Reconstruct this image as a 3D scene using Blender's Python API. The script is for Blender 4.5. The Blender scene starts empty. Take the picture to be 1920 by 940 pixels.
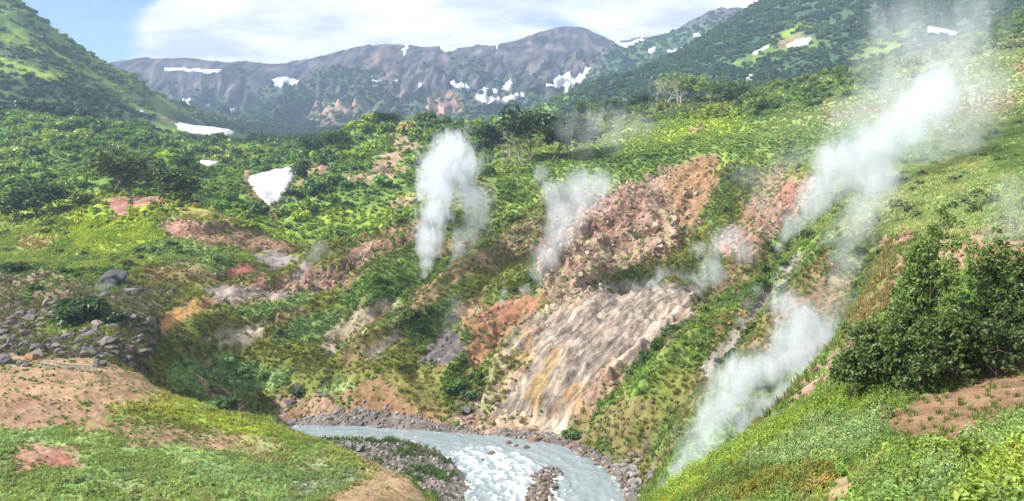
import bpy, bmesh, math, random
import numpy as np
from mathutils import Vector, Matrix, noise as mnoise

random.seed(7); RNG = np.random.default_rng(7)
S = bpy.context.scene
COL = S.collection

# ------------------------------------------------------------------ camera
FPX, CX, CY, HORIZON = 1663.0, 960.0, 470.0, 330.0
PITCH = math.atan((CY - HORIZON) / FPX)
cam_data = bpy.data.cameras.new('camera'); cam = bpy.data.objects.new('camera', cam_data); COL.objects.link(cam)
cam_data.sensor_width = 36.0; cam_data.lens = 36.0 * FPX / 1920.0
cam_data.clip_start = 0.1; cam_data.clip_end = 30000
cam.location = (0, 0, 0); cam.rotation_euler = (math.pi / 2 - PITCH, 0, 0)
S.camera = cam
SP, CP = math.sin(PITCH), math.cos(PITCH)

# ------------------------------------------------------------------ world, sun, exposure
SUN_DIR = Vector((-0.72, -0.34, 0.66)).normalized()      # towards the sun
SUN_EL = math.asin(SUN_DIR.z)
world = bpy.data.worlds.new('World'); S.world = world; world.use_nodes = True
def build_world():
    nt = world.node_tree; N = nt.nodes; L = nt.links; N.clear()
    out = N.new('ShaderNodeOutputWorld'); bg = N.new('ShaderNodeBackground')
    sky = N.new('ShaderNodeTexSky'); sky.sky_type = 'NISHITA'; sky.sun_disc = False
    sky.sun_elevation = SUN_EL; sky.sun_rotation = math.atan2(SUN_DIR.x, SUN_DIR.y)
    sky.altitude = 1200; sky.air_density = 1.0; sky.dust_density = 0.1; sky.ozone_density = 3.5
    tc = N.new('ShaderNodeTexCoord'); sep = N.new('ShaderNodeSeparateXYZ'); L.new(tc.outputs['Generated'], sep.inputs[0])
    # project the view direction on a cloud deck overhead
    zc = N.new('ShaderNodeMath'); zc.operation = 'ADD'; zc.inputs[1].default_value = 0.22; L.new(sep.outputs['Z'], zc.inputs[0])
    zm = N.new('ShaderNodeMath'); zm.operation = 'MAXIMUM'; zm.inputs[1].default_value = 0.05; L.new(zc.outputs[0], zm.inputs[0])
    dv = N.new('ShaderNodeVectorMath'); dv.operation = 'DIVIDE'; L.new(tc.outputs['Generated'], dv.inputs[0])
    cb = N.new('ShaderNodeCombineXYZ'); L.new(zm.outputs[0], cb.inputs[0]); L.new(zm.outputs[0], cb.inputs[1]); cb.inputs[2].default_value = 1.0
    L.new(cb.outputs[0], dv.inputs[1])
    mp = N.new('ShaderNodeMapping'); mp.inputs['Location'].default_value = CLOUD_OFFSET; mp.inputs['Scale'].default_value = (1.0, 1.3, 0.6)
    L.new(dv.outputs[0], mp.inputs[0])
    n1 = N.new('ShaderNodeTexNoise'); n1.inputs['Scale'].default_value = 1.0; n1.inputs['Detail'].default_value = 7; n1.inputs['Roughness'].default_value = 0.55
    n1.inputs['Distortion'].default_value = 0.35
    L.new(mp.outputs[0], n1.inputs['Vector'])
    cov = N.new('ShaderNodeMapRange'); cov.interpolation_type = 'SMOOTHSTEP'
    cov.inputs['From Min'].default_value = 0.32; cov.inputs['From Max'].default_value = 0.46
    gap = N.new('ShaderNodeVectorMath'); gap.operation = 'DISTANCE'; L.new(tc.outputs['Generated'], gap.inputs[0]); gap.inputs[1].default_value = (-0.425, 0.888, 0.172)
    gm = N.new('ShaderNodeMapRange'); gm.interpolation_type = 'SMOOTHSTEP'; gm.inputs['From Min'].default_value = 0.03; gm.inputs['From Max'].default_value = 0.115; gm.inputs['To Min'].default_value = -0.34; gm.inputs['To Max'].default_value = 0.0
    L.new(gap.outputs['Value'], gm.inputs['Value'])
    ga = N.new('ShaderNodeMath'); ga.operation = 'ADD'; L.new(n1.outputs['Fac'], ga.inputs[0]); L.new(gm.outputs[0], ga.inputs[1]); L.new(ga.outputs[0], cov.inputs['Value'])
    n2 = N.new('ShaderNodeTexNoise'); n2.inputs['Scale'].default_value = 2.8; n2.inputs['Detail'].default_value = 8; n2.inputs['Roughness'].default_value = 0.6; L.new(mp.outputs[0], n2.inputs['Vector'])
    cr = N.new('ShaderNodeMapRange'); cr.inputs['From Min'].default_value = 0.36; cr.inputs['From Max'].default_value = 0.60
    cr.inputs['To Min'].default_value = 0.0; cr.inputs['To Max'].default_value = 1.0; L.new(n2.outputs['Fac'], cr.inputs['Value'])
    cm = N.new('ShaderNodeMix'); cm.data_type = 'RGBA'; L.new(cr.outputs[0], cm.inputs['Factor'])
    cm.inputs['A'].default_value = (4.3, 4.6, 5.2, 1); cm.inputs['B'].default_value = (8.3, 8.1, 7.9, 1)
    mix = N.new('ShaderNodeMix'); mix.data_type = 'RGBA'; L.new(cov.outputs[0], mix.inputs['Factor'])
    L.new(sky.outputs[0], mix.inputs['A']); L.new(cm.outputs['Result'], mix.inputs['B'])
    L.new(mix.outputs['Result'], bg.inputs['Color']); bg.inputs['Strength'].default_value = 0.075
    L.new(bg.outputs[0], out.inputs['Surface'])
CLOUD_OFFSET = (3.1, 1.7, 0.4)
HAZE = 0.00020
build_world()
sun_data = bpy.data.lights.new('sun', 'SUN'); sun_data.energy = 5.0; sun_data.angle = math.radians(0.6); sun_data.color = (1.0, 0.95, 0.88)
sun = bpy.data.objects.new('sun', sun_data); COL.objects.link(sun)
sun.rotation_euler = SUN_DIR.to_track_quat('Z', 'Y').to_euler(); sun.location = (-200, -200, 400)
S.view_settings.view_transform = 'Standard'; S.view_settings.look = 'None'
S.view_settings.gamma = 1.0; S.view_settings.use_curve_mapping = False
S.view_settings.exposure = 1.12
S.render.engine = 'CYCLES'
S.cycles.use_denoising = True
try: S.cycles.denoiser = 'OPENIMAGEDENOISE'
except Exception: pass
S.cycles.max_bounces = 6; S.cycles.diffuse_bounces = 2; S.cycles.glossy_bounces = 2; S.cycles.transmission_bounces = 3
S.cycles.volume_bounces = 3; S.cycles.transparent_max_bounces = 8
S.cycles.volume_step_rate = 1.0; S.cycles.volume_max_steps = 256

# ------------------------------------------------------------------ maths helpers
def ray(px, py):
    """photo pixel -> (u, e): sideways and vertical tangents of the sight line per metre of forward distance"""
    px = np.asarray(px, float); py = np.asarray(py, float)
    yc = -(py - CY) / FPX
    fy = CP + yc * SP
    return (px - CX) / FPX / fy, (-SP + yc * CP) / fy
def pix(x, y, z):
    """world point -> photo pixel"""
    depth = y * CP - z * SP
    return CX + FPX * x / depth, CY - FPX * (y * SP + z * CP) / depth

# tileable gradient-noise textures, looked up bilinearly (fast on a million points)
TN = 1024
def _tile_perlin(cells, seed):
    r = np.random.default_rng(seed); g = r.normal(size=(cells, cells, 2)).astype(np.float32); g /= np.linalg.norm(g, axis=-1)[..., None]
    t = np.arange(TN, dtype=np.float32) * cells / TN; i0 = np.floor(t).astype(int); f = t - i0; i1 = (i0 + 1) % cells
    w = f * f * f * (f * (f * 6 - 15) + 10); fx, fy = f[None, :], f[:, None]; wx, wy = w[None, :], w[:, None]
    def d(iy, ix, dy, dx): q = g[iy][:, ix]; return q[..., 0] * dx + q[..., 1] * dy
    a = d(i0, i0, fy, fx); b = d(i0, i1, fy, fx - 1); c = d(i1, i0, fy - 1, fx); e = d(i1, i1, fy - 1, fx - 1)
    return ((a + (b - a) * wx) * (1 - wy) + (c + (e - c) * wx) * wy) * 1.5
_P = [_tile_perlin(64 * 2 ** k, 100 + k) for k in range(4)]
_TEX = {}
def _tex(kind, octaves, gain):
    key = (kind, min(octaves, 4), gain)
    if key not in _TEX:
        s = 0; t = 0; a = 1
        for k in range(key[1]):
            q = np.roll(_P[k], 37 * k * (TN // 64), axis=k % 2)
            s = s + a * (q if kind == 'f' else 1 - 2 * np.abs(q)); t += a; a *= gain
        _TEX[key] = np.ascontiguousarray((s / t).astype(np.float32)).ravel()
    return _TEX[key]
def _look(T, x, y, seed):
    x = (np.asarray(x, np.float32) + seed * 13.37) * 16; y = (np.asarray(y, np.float32) + seed * 7.91) * 16
    xi = np.floor(x); yi = np.floor(y); fx = x - xi; fy = y - yi
    x0 = xi.astype(np.int32) & (TN - 1); y0 = yi.astype(np.int32) & (TN - 1); x1 = (x0 + 1) & (TN - 1); y1 = ((y0 + 1) & (TN - 1)) * TN; y0 = y0 * TN
    a = T[y0 + x0]; b = T[y0 + x1]; c = T[y1 + x0]; d = T[y1 + x1]
    a = a + (b - a) * fx; c = c + (d - c) * fx
    return a + (c - a) * fy
def fbm(x, y, octaves=4, gain=0.5, seed=0): return _look(_tex('f', octaves, gain), x, y, seed)
def ridged(x, y, octaves=4, gain=0.5, seed=0): return _look(_tex('r', octaves, gain), x, y, seed)
def cellular(x, y, seed=0):
    """distance to nearest and second nearest random feature point, and that cell's random value"""
    xi = np.floor(x).astype(np.int64); yi = np.floor(y).astype(np.int64)
    d1 = np.full(x.shape, 9.0); d2 = np.full(x.shape, 9.0); val = np.zeros(x.shape)
    for dx in (-1, 0, 1):
        for dy in (-1, 0, 1):
            cx = xi + dx; cy = yi + dy
            h = (cx * 374761393 + cy * 668265263 + seed * 1274126177) & 0xffffffff
            h = ((h ^ (h >> 13)) * 1274126177) & 0xffffffff; h = h ^ (h >> 16)
            fx = cx + (h & 1023) / 1023.0; fy = cy + ((h >> 10) & 1023) / 1023.0; r = ((h >> 20) & 1023) / 1023.0
            d = np.hypot(x - fx, y - fy); c = d < d1
            d2 = np.where(c, d1, np.minimum(d2, d)); val = np.where(c, r, val); d1 = np.where(c, d, d1)
    return d1, d2, val
def sstep(a, b, x):
    t = np.clip((x - a) / (b - a), 0, 1); return t * t * (3 - 2 * t)
def poly_sdf(P, x, y):
    """signed distance to polygon, positive inside"""
    P = np.asarray(P, float); n = len(P)
    d = np.full(x.shape, 1e18); inside = np.zeros(x.shape, bool)
    for i in range(n):
        ax, ay = P[i]; bx, by = P[(i + 1) % n]
        ex, ey = bx - ax, by - ay
        wx, wy = x - ax, y - ay
        t = np.clip((wx * ex + wy * ey) / (ex * ex + ey * ey + 1e-12), 0, 1)
        d = np.minimum(d, (wx - ex * t) ** 2 + (wy - ey * t) ** 2)
        c = ((ay <= y) & (by > y)) | ((by <= y) & (ay > y))
        with np.errstate(divide='ignore', invalid='ignore'):
            xi = ax + (y - ay) * ex / (ey if ey != 0 else 1e-12)
        inside ^= c & (x < xi)
    d = np.sqrt(d)
    return np.where(inside, d, -d)

# ------------------------------------------------------------------ the lie of the land
WATER_Z = -40.0
# break lines of the terrain: (photo x, photo y, forward distance in metres); distance None = on the river level; 'z' lines give (x, distance, height)
LINES = [
 # --- foreground mound on the left
 [(-250,690,98),(0,690,100),(80,690,100),(180,701,100),(250,715,102),(330,745,105),(420,770,107),(500,794,108),(560,812,105),(620,835,100),(660,850,96),(720,872,92),(770,900,86),(800,940,80)],
 [(-250,780,84),(0,780,84),(200,800,85),(400,838,84),(550,875,82),(660,905,80)],
 [(-250,860,71),(0,860,71),(200,870,72),(400,895,73),(600,925,73)],
 [(-250,945,60),(0,945,60),(200,945,62),(400,945,64),(600,945,68),(720,945,74)],
 # --- river: far bank foot and near bank foot
 [(480,801,None),(560,799,None),(640,798,None),(720,803,None),(800,808,None),(900,816,None),(1000,823,None),(1060,838,None),(1110,863,None),(1152,893,None),(1167,920,None),(1160,960,None)],
 # --- gravel bar between mound and river
 [(600,830,136),(700,838,131),(780,850,126),(830,870,121),(850,900,115),(850,935,108)],
 # --- far bank top and the slope on the left of the wall
 [(500,770,147),(560,745,147),(620,745,144),(700,712,145),(745,708,145),(800,740,144),(850,755,143),(900,765,141)],
 [(320,690,138),(380,705,146),(420,692,150),(500,700,152),(560,700,152),(620,700,152)],
 [(330,640,146),(420,620,158),(520,620,160),(620,640,160),(700,640,158)],
 [(360,590,155),(460,570,170),(560,560,172),(650,570,170),(740,570,168)],
 [(440,530,172),(540,515,182),(600,500,184),(700,500,184)],
 [(560,500,190),(600,482,192),(650,465,196),(700,450,200),(750,436,204),(790,420,210),(850,400,218),(900,380,224),(960,345,236),(1020,318,246),(1100,310,246)],
 [(690,580,165),(760,546,170),(800,528,173),(860,495,179),(920,460,187),(960,432,194),(1000,405,202),(1060,362,215)],
 [(740,660,155),(800,605,162),(850,565,168),(920,512,178),(1000,450,195),(1060,400,207)],
 [(780,690,148),(830,650,156),(880,610,160),(950,575,164),(1000,540,170),(1060,500,180),(1100,430,200)],
 [(850,730,144),(890,690,148),(950,620,157),(1010,570,163),(1060,545,165)],
 # --- sinter wall: foot, middle and lip, terrace behind
 [(900,780,139),(960,805,137),(1000,815,136),(1040,825,134)],
 [(940,710,145),(1010,730,142),(1070,740,139),(1110,745,136)],
 [(990,620,154),(1060,640,150),(1130,650,147),(1190,655,143)],
 [(1060,555,160),(1130,541,161),(1200,545,160),(1260,553,159),(1310,561,158)],
 [(1100,528,172),(1150,525,174),(1220,530,174),(1300,542,173)],
 # --- the scarp above the terrace
 [(1130,500,180),(1200,495,186),(1260,490,188),(1320,485,187),(1360,480,184)],
 [(1150,430,200),(1200,410,203),(1260,400,205),(1310,410,204),(1380,430,192)],
 [(1160,345,222),(1230,325,223),(1290,297,226),(1350,292,226),(1420,308,214),(1490,322,200),(1540,332,190)],
 [(1400,450,182),(1450,400,190),(1500,360,195)],
 # --- spur to the right of the wall
 [(1060,812,132),(1130,742,133),(1220,660,139),(1320,580,148),(1420,520,157),(1500,460,165),(1560,388,175),(1600,360,180)],
 [(1120,845,128),(1180,790,126),(1240,720,128),(1320,650,132),(1400,600,136),(1480,545,142),(1550,480,150),(1600,430,158)],
 [(1180,865,118),(1230,830,115),(1290,760,116),(1370,680,121),(1450,620,128),(1520,560,136)],
 [(1190,905,112),(1240,880,105),(1300,820,105),(1360,760,108)],
 # --- eroded spur between the steam gully and the foreground shoulder
 [(1240,950,56),(1290,905,57),(1370,850,58),(1420,803,62),(1500,725,70),(1580,625,84),(1640,525,105),(1690,432,132),(1740,400,145)],
 # --- foreground shoulder
 [(1180,975,40),(1235,938,39),(1330,870,38),(1420,815,37),(1500,775,36),(1580,735,36),(1640,705,36),(1720,680,36),(1820,660,37),(1920,640,38),(2170,600,39)],
 [(1300,945,29),(1450,880,29),(1600,815,29),(1750,770,29),(1920,740,29),(2170,715,29)],
 [(1480,945,22),(1650,880,22),(1800,830,22),(1920,800,22),(2170,770,22)],
 [(1640,945,16.5),(1780,900,16.5),(1920,860,16.5),(2170,830,16.5)],
 [(1800,945,12.5),(1920,915,12.5),(2170,890,12.5)],
 # --- hillside meadow on the right
 [(1760,560,62),(1850,545,62),(1950,530,62),(2170,520,62)],
 [(1720,470,100),(1800,460,98),(1900,455,95),(2170,450,92)],
 [(1640,400,158),(1750,400,140),(1850,410,126),(1920,415,120),(2170,415,115)],
 [(1600,340,186),(1700,335,180),(1800,335,168),(1920,330,155),(2170,325,148)],
 [(1290,285,240),(1400,275,248),(1500,262,250),(1620,260,236),(1760,255,222),(1920,240,200),(2170,230,190)],
 [(1220,262,290),(1300,240,310),(1400,222,325),(1500,205,330),(1650,190,310),(1780,165,295),(1920,135,280),(2170,105,270)],
 [(1300,215,390),(1400,185,400),(1500,160,405),(1620,135,400),(1720,118,380),(1820,105,370),(1920,78,360),(2170,40,350)],
 [(1740,100,430),(1820,70,470),(1870,42,500),(1920,22,520),(2170,-40,540)],
 # --- plateau edge with the birches
 [(880,330,255),(960,306,262),(1060,295,262),(1160,292,258),(1230,290,250)],
 [(900,300,292),(1000,285,300),(1100,270,305),(1200,255,310)],
 # --- boulder field and the pink knoll on the left
 [(-250,672,108),(0,672,108),(100,678,108),(180,690,107),(240,700,108),(270,705,112)],
 [(-250,620,126),(0,620,126),(120,625,124),(220,640,120),(275,645,124)],
 [(-250,570,144),(0,570,144),(120,568,144),(220,575,140),(290,600,138)],
 [(-250,520,165),(0,520,165),(90,515,166),(180,525,163),(260,535,162),(350,540,165)],
 [(-250,480,186),(0,480,186),(120,480,186),(250,490,182),(380,490,184),(470,500,184)],
 [(-250,445,206),(0,445,206),(80,420,212),(200,395,220),(300,425,206),(400,455,198),(500,478,194)],
 [(140,385,226),(200,368,232),(280,364,234),(330,382,232),(400,402,226),(480,436,214),(555,472,200)],
 # --- brush hills behind the knoll
 [(-250,400,240),(0,405,240),(100,375,256),(200,350,275),(300,350,280),(380,375,270),(460,405,258),(520,440,250),(570,470,246)],
 [(-250,330,310),(0,330,310),(120,320,320),(240,315,330),(340,320,320),(420,345,300),(480,375,282),(515,395,276)],
 [(-250,260,420),(0,260,420),(120,255,430),(240,270,420),(340,285,410),(430,300,395),(480,330,340)],
 [(-250,216,480),(0,214,480),(90,212,485),(150,220,495),(220,240,500),(300,266,510),(380,280,520),(460,286,530),(560,282,520),(620,285,480)],
 # --- gully with the snow wedge
 [(505,392,276),(510,350,310),(520,320,350),(560,295,420)],
 # --- bushy hill in the middle
 [(600,460,250),(680,430,262),(760,400,275),(820,380,285),(880,350,300)],
 [(560,400,276),(640,380,288),(720,360,300),(800,340,310),(880,310,320)],
 [(570,330,330),(640,320,335),(720,310,340),(800,290,345)],
 [(600,265,400),(640,248,415),(700,238,425),(760,238,425),(860,238,420),(920,250,400),(1000,255,390),(1100,230,420),(1200,210,440)],
 # --- mountain slope on the left
 [(-250,160,620),(0,160,600),(100,170,610),(200,195,640),(300,225,700),(380,255,760)],
 [(-250,60,700),(0,90,680),(80,105,700),(160,150,740),(260,185,840),(360,220,960),(440,238,1060)],
 [(-250,-120,800),(-100,-60,790),(0,0,780),(40,22,780),(100,70,820),(150,104,860),(230,150,940),(330,196,1060),(400,222,1150),(480,238,1230),(560,250,1290)],
 # --- valley floor with the snowfield
 [(300,270,860),(330,268,900),(390,272,920),(460,277,940),(540,281,900),(620,278,840),(700,270,800)],
 [(330,235,1120),(390,234,1150),(440,240,1150),(520,252,1180),(600,252,1180),(700,248,1150),(800,245,1120),(900,245,1120),(1000,240,1100)],
 # --- far cliff on the left and massif in the middle
 [(200,195,1740),(300,202,1730),(400,214,1660),(500,230,1500),(600,235,1400),(700,230,1380),(800,222,1380),(900,222,1360),(1000,215,1320)],
 [(200,160,1815),(300,166,1810),(400,178,1780),(480,185,1740),(540,178,1720),(600,185,1620),(700,180,1620),(800,175,1620),(900,175,1600),(1000,170,1560),(1060,165,1500)],
 [(200,128,1840),(300,130,1830),(400,136,1820),(500,135,1850),(575,136,1850)],
 [(580,125,1900),(610,108,1960),(650,92,2000),(700,84,2040),(780,86,2060),(850,92,2050),(900,86,2060),(960,76,2080),(1010,62,2100),(1060,50,2100),(1090,50,2100),(1130,64,2100),(1165,82,2080),(1210,74,2050),(1250,66,2030),(1300,45,2000),(1345,11,1950),(1400,17,1950),(1480,20,1950)],
 [(620,130,1800),(700,120,1830),(800,120,1840),(900,115,1840),(1000,105,1840),(1080,100,1830),(1140,110,1800)],
 [(1180,110,1750),(1260,90,1750),(1330,60,1760)],
 # --- mountain on the right
 [(1050,195,1000),(1100,170,1040),(1180,142,1080),(1270,112,1130),(1340,72,1180),(1400,32,1230),(1450,-5,1270),(1520,-40,1280),(1650,-60,1260),(1800,-70,1240),(1920,-75,1220),(2170,-80,1200)],
 [(1150,190,820),(1250,170,860),(1350,140,900),(1450,100,940),(1550,60,960),(1700,20,960),(1920,-10,950),(2170,-20,940)],
 [(1150,225,640),(1250,215,660),(1350,190,700),(1450,165,720),(1550,140,720),(1700,90,720),(1920,40,720),(2170,0,720)],
]
ZLINES = [   # hidden ground: (photo x column, distance, height)
 [(-250,4,-3.2),(200,4,-3.2),(700,4,-3.0),(1200,4,-2.6),(1700,4,-2.2),(2200,4,-2.0)],
 [(-250,12,-9),(300,12,-9),(800,12,-8.5),(1200,12,-7),(1500,12,-5.5)],
 [(-250,30,-17),(200,30,-17),(500,30,-18),(800,30,-17.5),(1050,30,-15)],
 [(900,55,-29),(1050,50,-25),(1150,48,-20)],
 [(860,75,-34),(960,75,-35),(1080,75,-36),(1180,72,-33)],
 [(900,95,-40.8),(1000,95,-40.8),(1100,95,-40.5),(1180,92,-39)],
 [(240,118,-27),(330,120,-33.5),(420,124,-37),(480,126,-39.4),(540,122,-39.5),(600,118,-39.3),(660,112,-39.2),(730,106,-39.2),(800,98,-39.2)],
 [(290,128,-28),(380,132,-34.5),(460,138,-37.5)],
 # steam gully floor
 [(1240,72,-36),(1330,76,-34),(1400,84,-31),(1480,94,-27),(1560,108,-22),(1630,128,-15),(1680,150,-8)],
 [(1240,46,-22),(1330,46,-18.5),(1420,45,-15),(1500,45,-12.5),(1600,46,-11),(1720,46,-10)],
 # behind the rib with the tall steam column, behind the spur right of the wall
 [(720,178,-28),(800,183,-25),(860,190,-22.3),(920,198,-18.8),(1000,213,-12.5),(1050,222,-7.5)],
 [(1340,160,-25.5),(1420,167,-22.5),(1500,176,-18.2),(1560,187,-11.5)],
 # behind the pink ridge and the knoll
 [(600,212,-24),(660,216,-21),(720,220,-19),(790,230,-15)],
 [(330,250,-9),(420,240,-13),(500,225,-19)],
 # behind the left terrace edge
 [(0,520,30),(120,530,30),(240,560,27),(340,620,28),(460,660,30),(560,640,26),(640,620,24),(720,600,22),(850,600,20),(950,600,22)],
 # behind the plateau trees / meadow crest
 [(1100,520,28),(1250,520,40),(1400,520,44),(1550,520,52),(1700,500,56)],
 # behind left mountain crest
 [(0,950,190),(150,1050,100),(250,1120,85),(330,1220,72),(450,1330,68)],
 [(1150,1250,90),(1300,1350,120),(1450,1500,200)],
 # ground behind the far crests
 [(-250,2300,250),(200,2300,240),(600,2400,240),(900,2500,280),(1200,2500,260),(1600,2400,300),(2170,2400,300)],
 [(-250,3300,200),(500,3300,200),(1000,3300,200),(1500,3300,220),(2170,3300,240)],
 [(-250,1500,160),(0,1500,150),(150,1500,125)],
]
def river_d(py):
    return WATER_Z / ray(CX, py)[1]
cu, cv, ce = [], [], []
def add_ctrl(pts):
    for (a, b) in zip(pts[:-1], pts[1:]):
        n = max(1, int(math.hypot((b[0] - a[0]) / 30, math.log(b[1] / a[1]) / 0.05)))
        for k in range(n):
            t = k / n
            cu.append(a[0] + (b[0] - a[0]) * t); cv.append(math.log(a[1]) + math.log(b[1] / a[1]) * t); ce.append(a[2] + (b[2] - a[2]) * t)
    cu.append(pts[-1][0]); cv.append(math.log(pts[-1][1])); ce.append(pts[-1][2])
for ln in LINES:
    q = []
    for (px, py, d) in ln:
        u, e = ray(px, py)
        if d is None: d = river_d(py); e = (WATER_Z + 0.1) / d
        q.append((float(u) * FPX + CX, d, float(e)))
    add_ctrl(q)
for ln in ZLINES:
    add_ctrl([(float(px), d, z / d) for (px, d, z) in ln])
US, VS = 1.0, 0.62
cu = (np.array(cu) - CX) / FPX; cv = np.array(cv); ce = np.array(ce)
K = np.sqrt(((cu[:, None] - cu[None]) * US) ** 2 + ((cv[:, None] - cv[None]) * VS) ** 2)
n = len(cu)
Amat = np.zeros((n + 3, n + 3)); Amat[:n, :n] = -K + np.eye(n) * 0.004
Amat[:n, n] = 1; Amat[:n, n + 1] = cu; Amat[:n, n + 2] = cv; Amat[n:, :n] = Amat[:n, n:].T
sol = np.linalg.solve(Amat, np.concatenate([ce, [0, 0, 0]]))
def rbf(u, v):
    out = np.empty(u.shape)
    uf, vf = u.ravel(), v.ravel(); o = out.ravel()
    for s in range(0, len(uf), 20000):
        a = uf[s:s + 20000, None]; b = vf[s:s + 20000, None]
        k = np.sqrt(((a - cu[None]) * US) ** 2 + ((b - cv[None]) * VS) ** 2)
        o[s:s + 20000] = -(k @ sol[:n]) + sol[n] + sol[n + 1] * a[:, 0] + sol[n + 2] * b[:, 0]
    return o.reshape(u.shape)

NU = 680
ROWS = [(4, 22, 36), (22, 60, 140), (60, 112, 120), (112, 128, 60), (128, 176, 260), (176, 260, 170), (260, 520, 160), (520, 1150, 140), (1150, 2250, 200), (2250, 2450, 8)]
vs = []
for (a, b, c) in ROWS: vs += list(np.linspace(math.log(a), math.log(b), c, endpoint=False))
vs.append(math.log(2450)); vs = np.array(vs); NV = len(vs)
us = np.linspace(-0.70, 0.70, NU)
# evaluate coarsely, then refine
ui = np.linspace(-0.70, 0.70, 260); vi = np.interp(np.linspace(0, NV - 1, 420), np.arange(NV), vs)
Ec = rbf(*np.meshgrid(ui, vi))
def bil(E, ua, va, u, v):
    fi = np.clip(np.interp(v, va, np.arange(len(va))), 0, len(va) - 1.001); fj = np.clip(np.interp(u, ua, np.arange(len(ua))), 0, len(ua) - 1.001)
    i = fi.astype(int); j = fj.astype(int); a = fi - i; b = fj - j
    return (E[i, j] * (1 - a) * (1 - b) + E[i + 1, j] * a * (1 - b) + E[i, j + 1] * (1 - a) * b + E[i + 1, j + 1] * a * b)
UU, VV = np.meshgrid(us, vs)
DD = np.exp(VV)
E0 = bil(Ec, ui, vi, UU, VV)
X = UU * DD; Y = DD.copy(); Z = E0 * DD
PX, PY = pix(X, Y, Z)

# ------------------------------------------------------------------ river channel
def river_poly(pts): 
    r = []
    for (px, py) in pts:
        u, e = ray(px, py); d = WATER_Z / float(e); r.append((float(u) * d, d))
    return r
FAR_BANK = [(380,795),(480,801),(560,799),(640,798),(720,803),(800,808),(900,816),(1000,824),(1060,838),(1110,863),(1152,893),(1167,920),(1160,960),(1150,1060)]
NEAR_BANK = [(870,1060),(868,960),(884,915),(872,890),(848,862),(815,842),(760,826),(700,822),(640,822),(560,818),(500,816),(400,812)]
CHANNEL = river_poly(FAR_BANK + NEAR_BANK)
BAR = river_poly([(980,960),(982,935),(995,895),(1020,877),(1048,876),(1052,890),(1040,915),(1030,960)])
near = (DD > 80) & (DD < 175) & (np.abs(X) < 90)
sd = np.full(X.shape, -50.0)
w1 = fbm(X[near] * 0.35, Y[near] * 0.35, 3, seed=5) * 0.9
sd[near] = poly_sdf(CHANNEL, X[near], Y[near]) + w1
bar = poly_sdf(BAR, X[near], Y[near]) + w1 * 0.7
sd[near] = np.minimum(sd[near], -bar)
RIVER_SD = sd

# ------------------------------------------------------------------ relief
relief = np.zeros_like(X)
f1 = fbm(X / 30, Y / 30, 4, seed=1); f2 = fbm(X / 6.0, Y / 6.0, 4, seed=2); f3 = fbm(X / 1.6, Y / 1.6, 3, seed=3)
scale = np.clip(DD / 150, 0.15, 1)
relief += f1 * 1.6 * sstep(60, 140, DD) * (1 - sstep(500, 900, DD))
relief += f2 * 0.75 * scale + f3 * 0.22 * scale
mid = sstep(100, 125, DD) * (1 - sstep(230, 260, DD))
hill_r = mid * sstep(640, 800, PX)
_bend = fbm(X / 40, Y / 40, 3, seed=12) * 9
gul = ridged((X - Y + _bend) / 26.0, (X + Y) / 120.0, 2, .4, seed=11); gul2 = ridged((X - Y + _bend) / 9.0, (X + Y) / 46.0, 4, .55, seed=13)
hill_m = mid * sstep(300, 420, PX) * (1 - sstep(1560, 1680, PX))
relief += hill_m * ((gul - .45) * 5.2 + (gul2 - .4) * 2.0) * sstep(WATER_Z + 1, WATER_Z + 7, Z)        # gullies running down the slope
far = sstep(480, 900, DD)
relief += far * (1 - 0.85 * sstep(1770, 1840, DD)) * (1 - .8 * sstep(780, 860, DD) * (1 - sstep(1200, 1280, DD)) * sstep(250, 300, PX) * (1 - sstep(560, 640, PX))) * (fbm(X / 170, Y / 170, 4, seed=21) * 18 + ridged(X / 75, Y / 260, 4, seed=23) * 9)
relief += sstep(1250, 1500, DD) * (1 - sstep(2150, 2400, DD)) * (1 - 0.82 * sstep(1770, 1840, DD)) * (ridged(X / 110 + fbm(X / 200, Y / 200, 3, seed=35) * .5, Y / 520, 4, 0.55, seed=31) * 44 + ridged(X / 33 + fbm(X / 90, Y / 90, 3, seed=36) * .6, Y / 190, 4, seed=32) * 21 + ridged(X / 12, Y / 70, 4, .6, seed=38) * 9 - 36)
bush = sstep(215, 260, DD) * (1 - sstep(480, 600, DD))
relief += bush * (f1 * 3.0 + fbm(X / 70, Y / 70, 3, seed=14) * 5.0)

WALL_PX = [(1130,538),(1200,540),(1310,558),(1296,588),(1235,640),(1185,690),(1152,742),(1092,785),(1046,832),(985,828),(900,770),(925,700),(955,645),(1000,590),(1060,556)]
PXw = PX + fbm(X / 5, Y / 5, 3, seed=41) * 22; PYw = PY + fbm(X / 5, Y / 5, 3, seed=43) * 14
wallw = sstep(-4, 10, poly_sdf(WALL_PX, PXw, PYw)) * ((DD > 128) & (DD < 170))
sx = (X - Y) / math.sqrt(2) + fbm(X / 15, Y / 15, 2, .5, seed=51) * 3.0 + fbm(X / 2.5, Y / 2.5, 3, .6, seed=50) * .15; st = (X + Y) / math.sqrt(2)
flow = ridged(sx / 1.9, st / 11, 4, 0.65, seed=53); flow2 = ridged(sx / 0.5, st / 4.5, 4, 0.65, seed=54)
relief = relief * (1 - 0.75 * wallw) + wallw * (flow * 0.42 + flow2 * 0.24 + fbm(sx / 5, st / 7, 4, .6, seed=55) * 1.6 + ridged(sx / 5, st / 3.2, 4, .6, seed=56) * 0.55)

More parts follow.
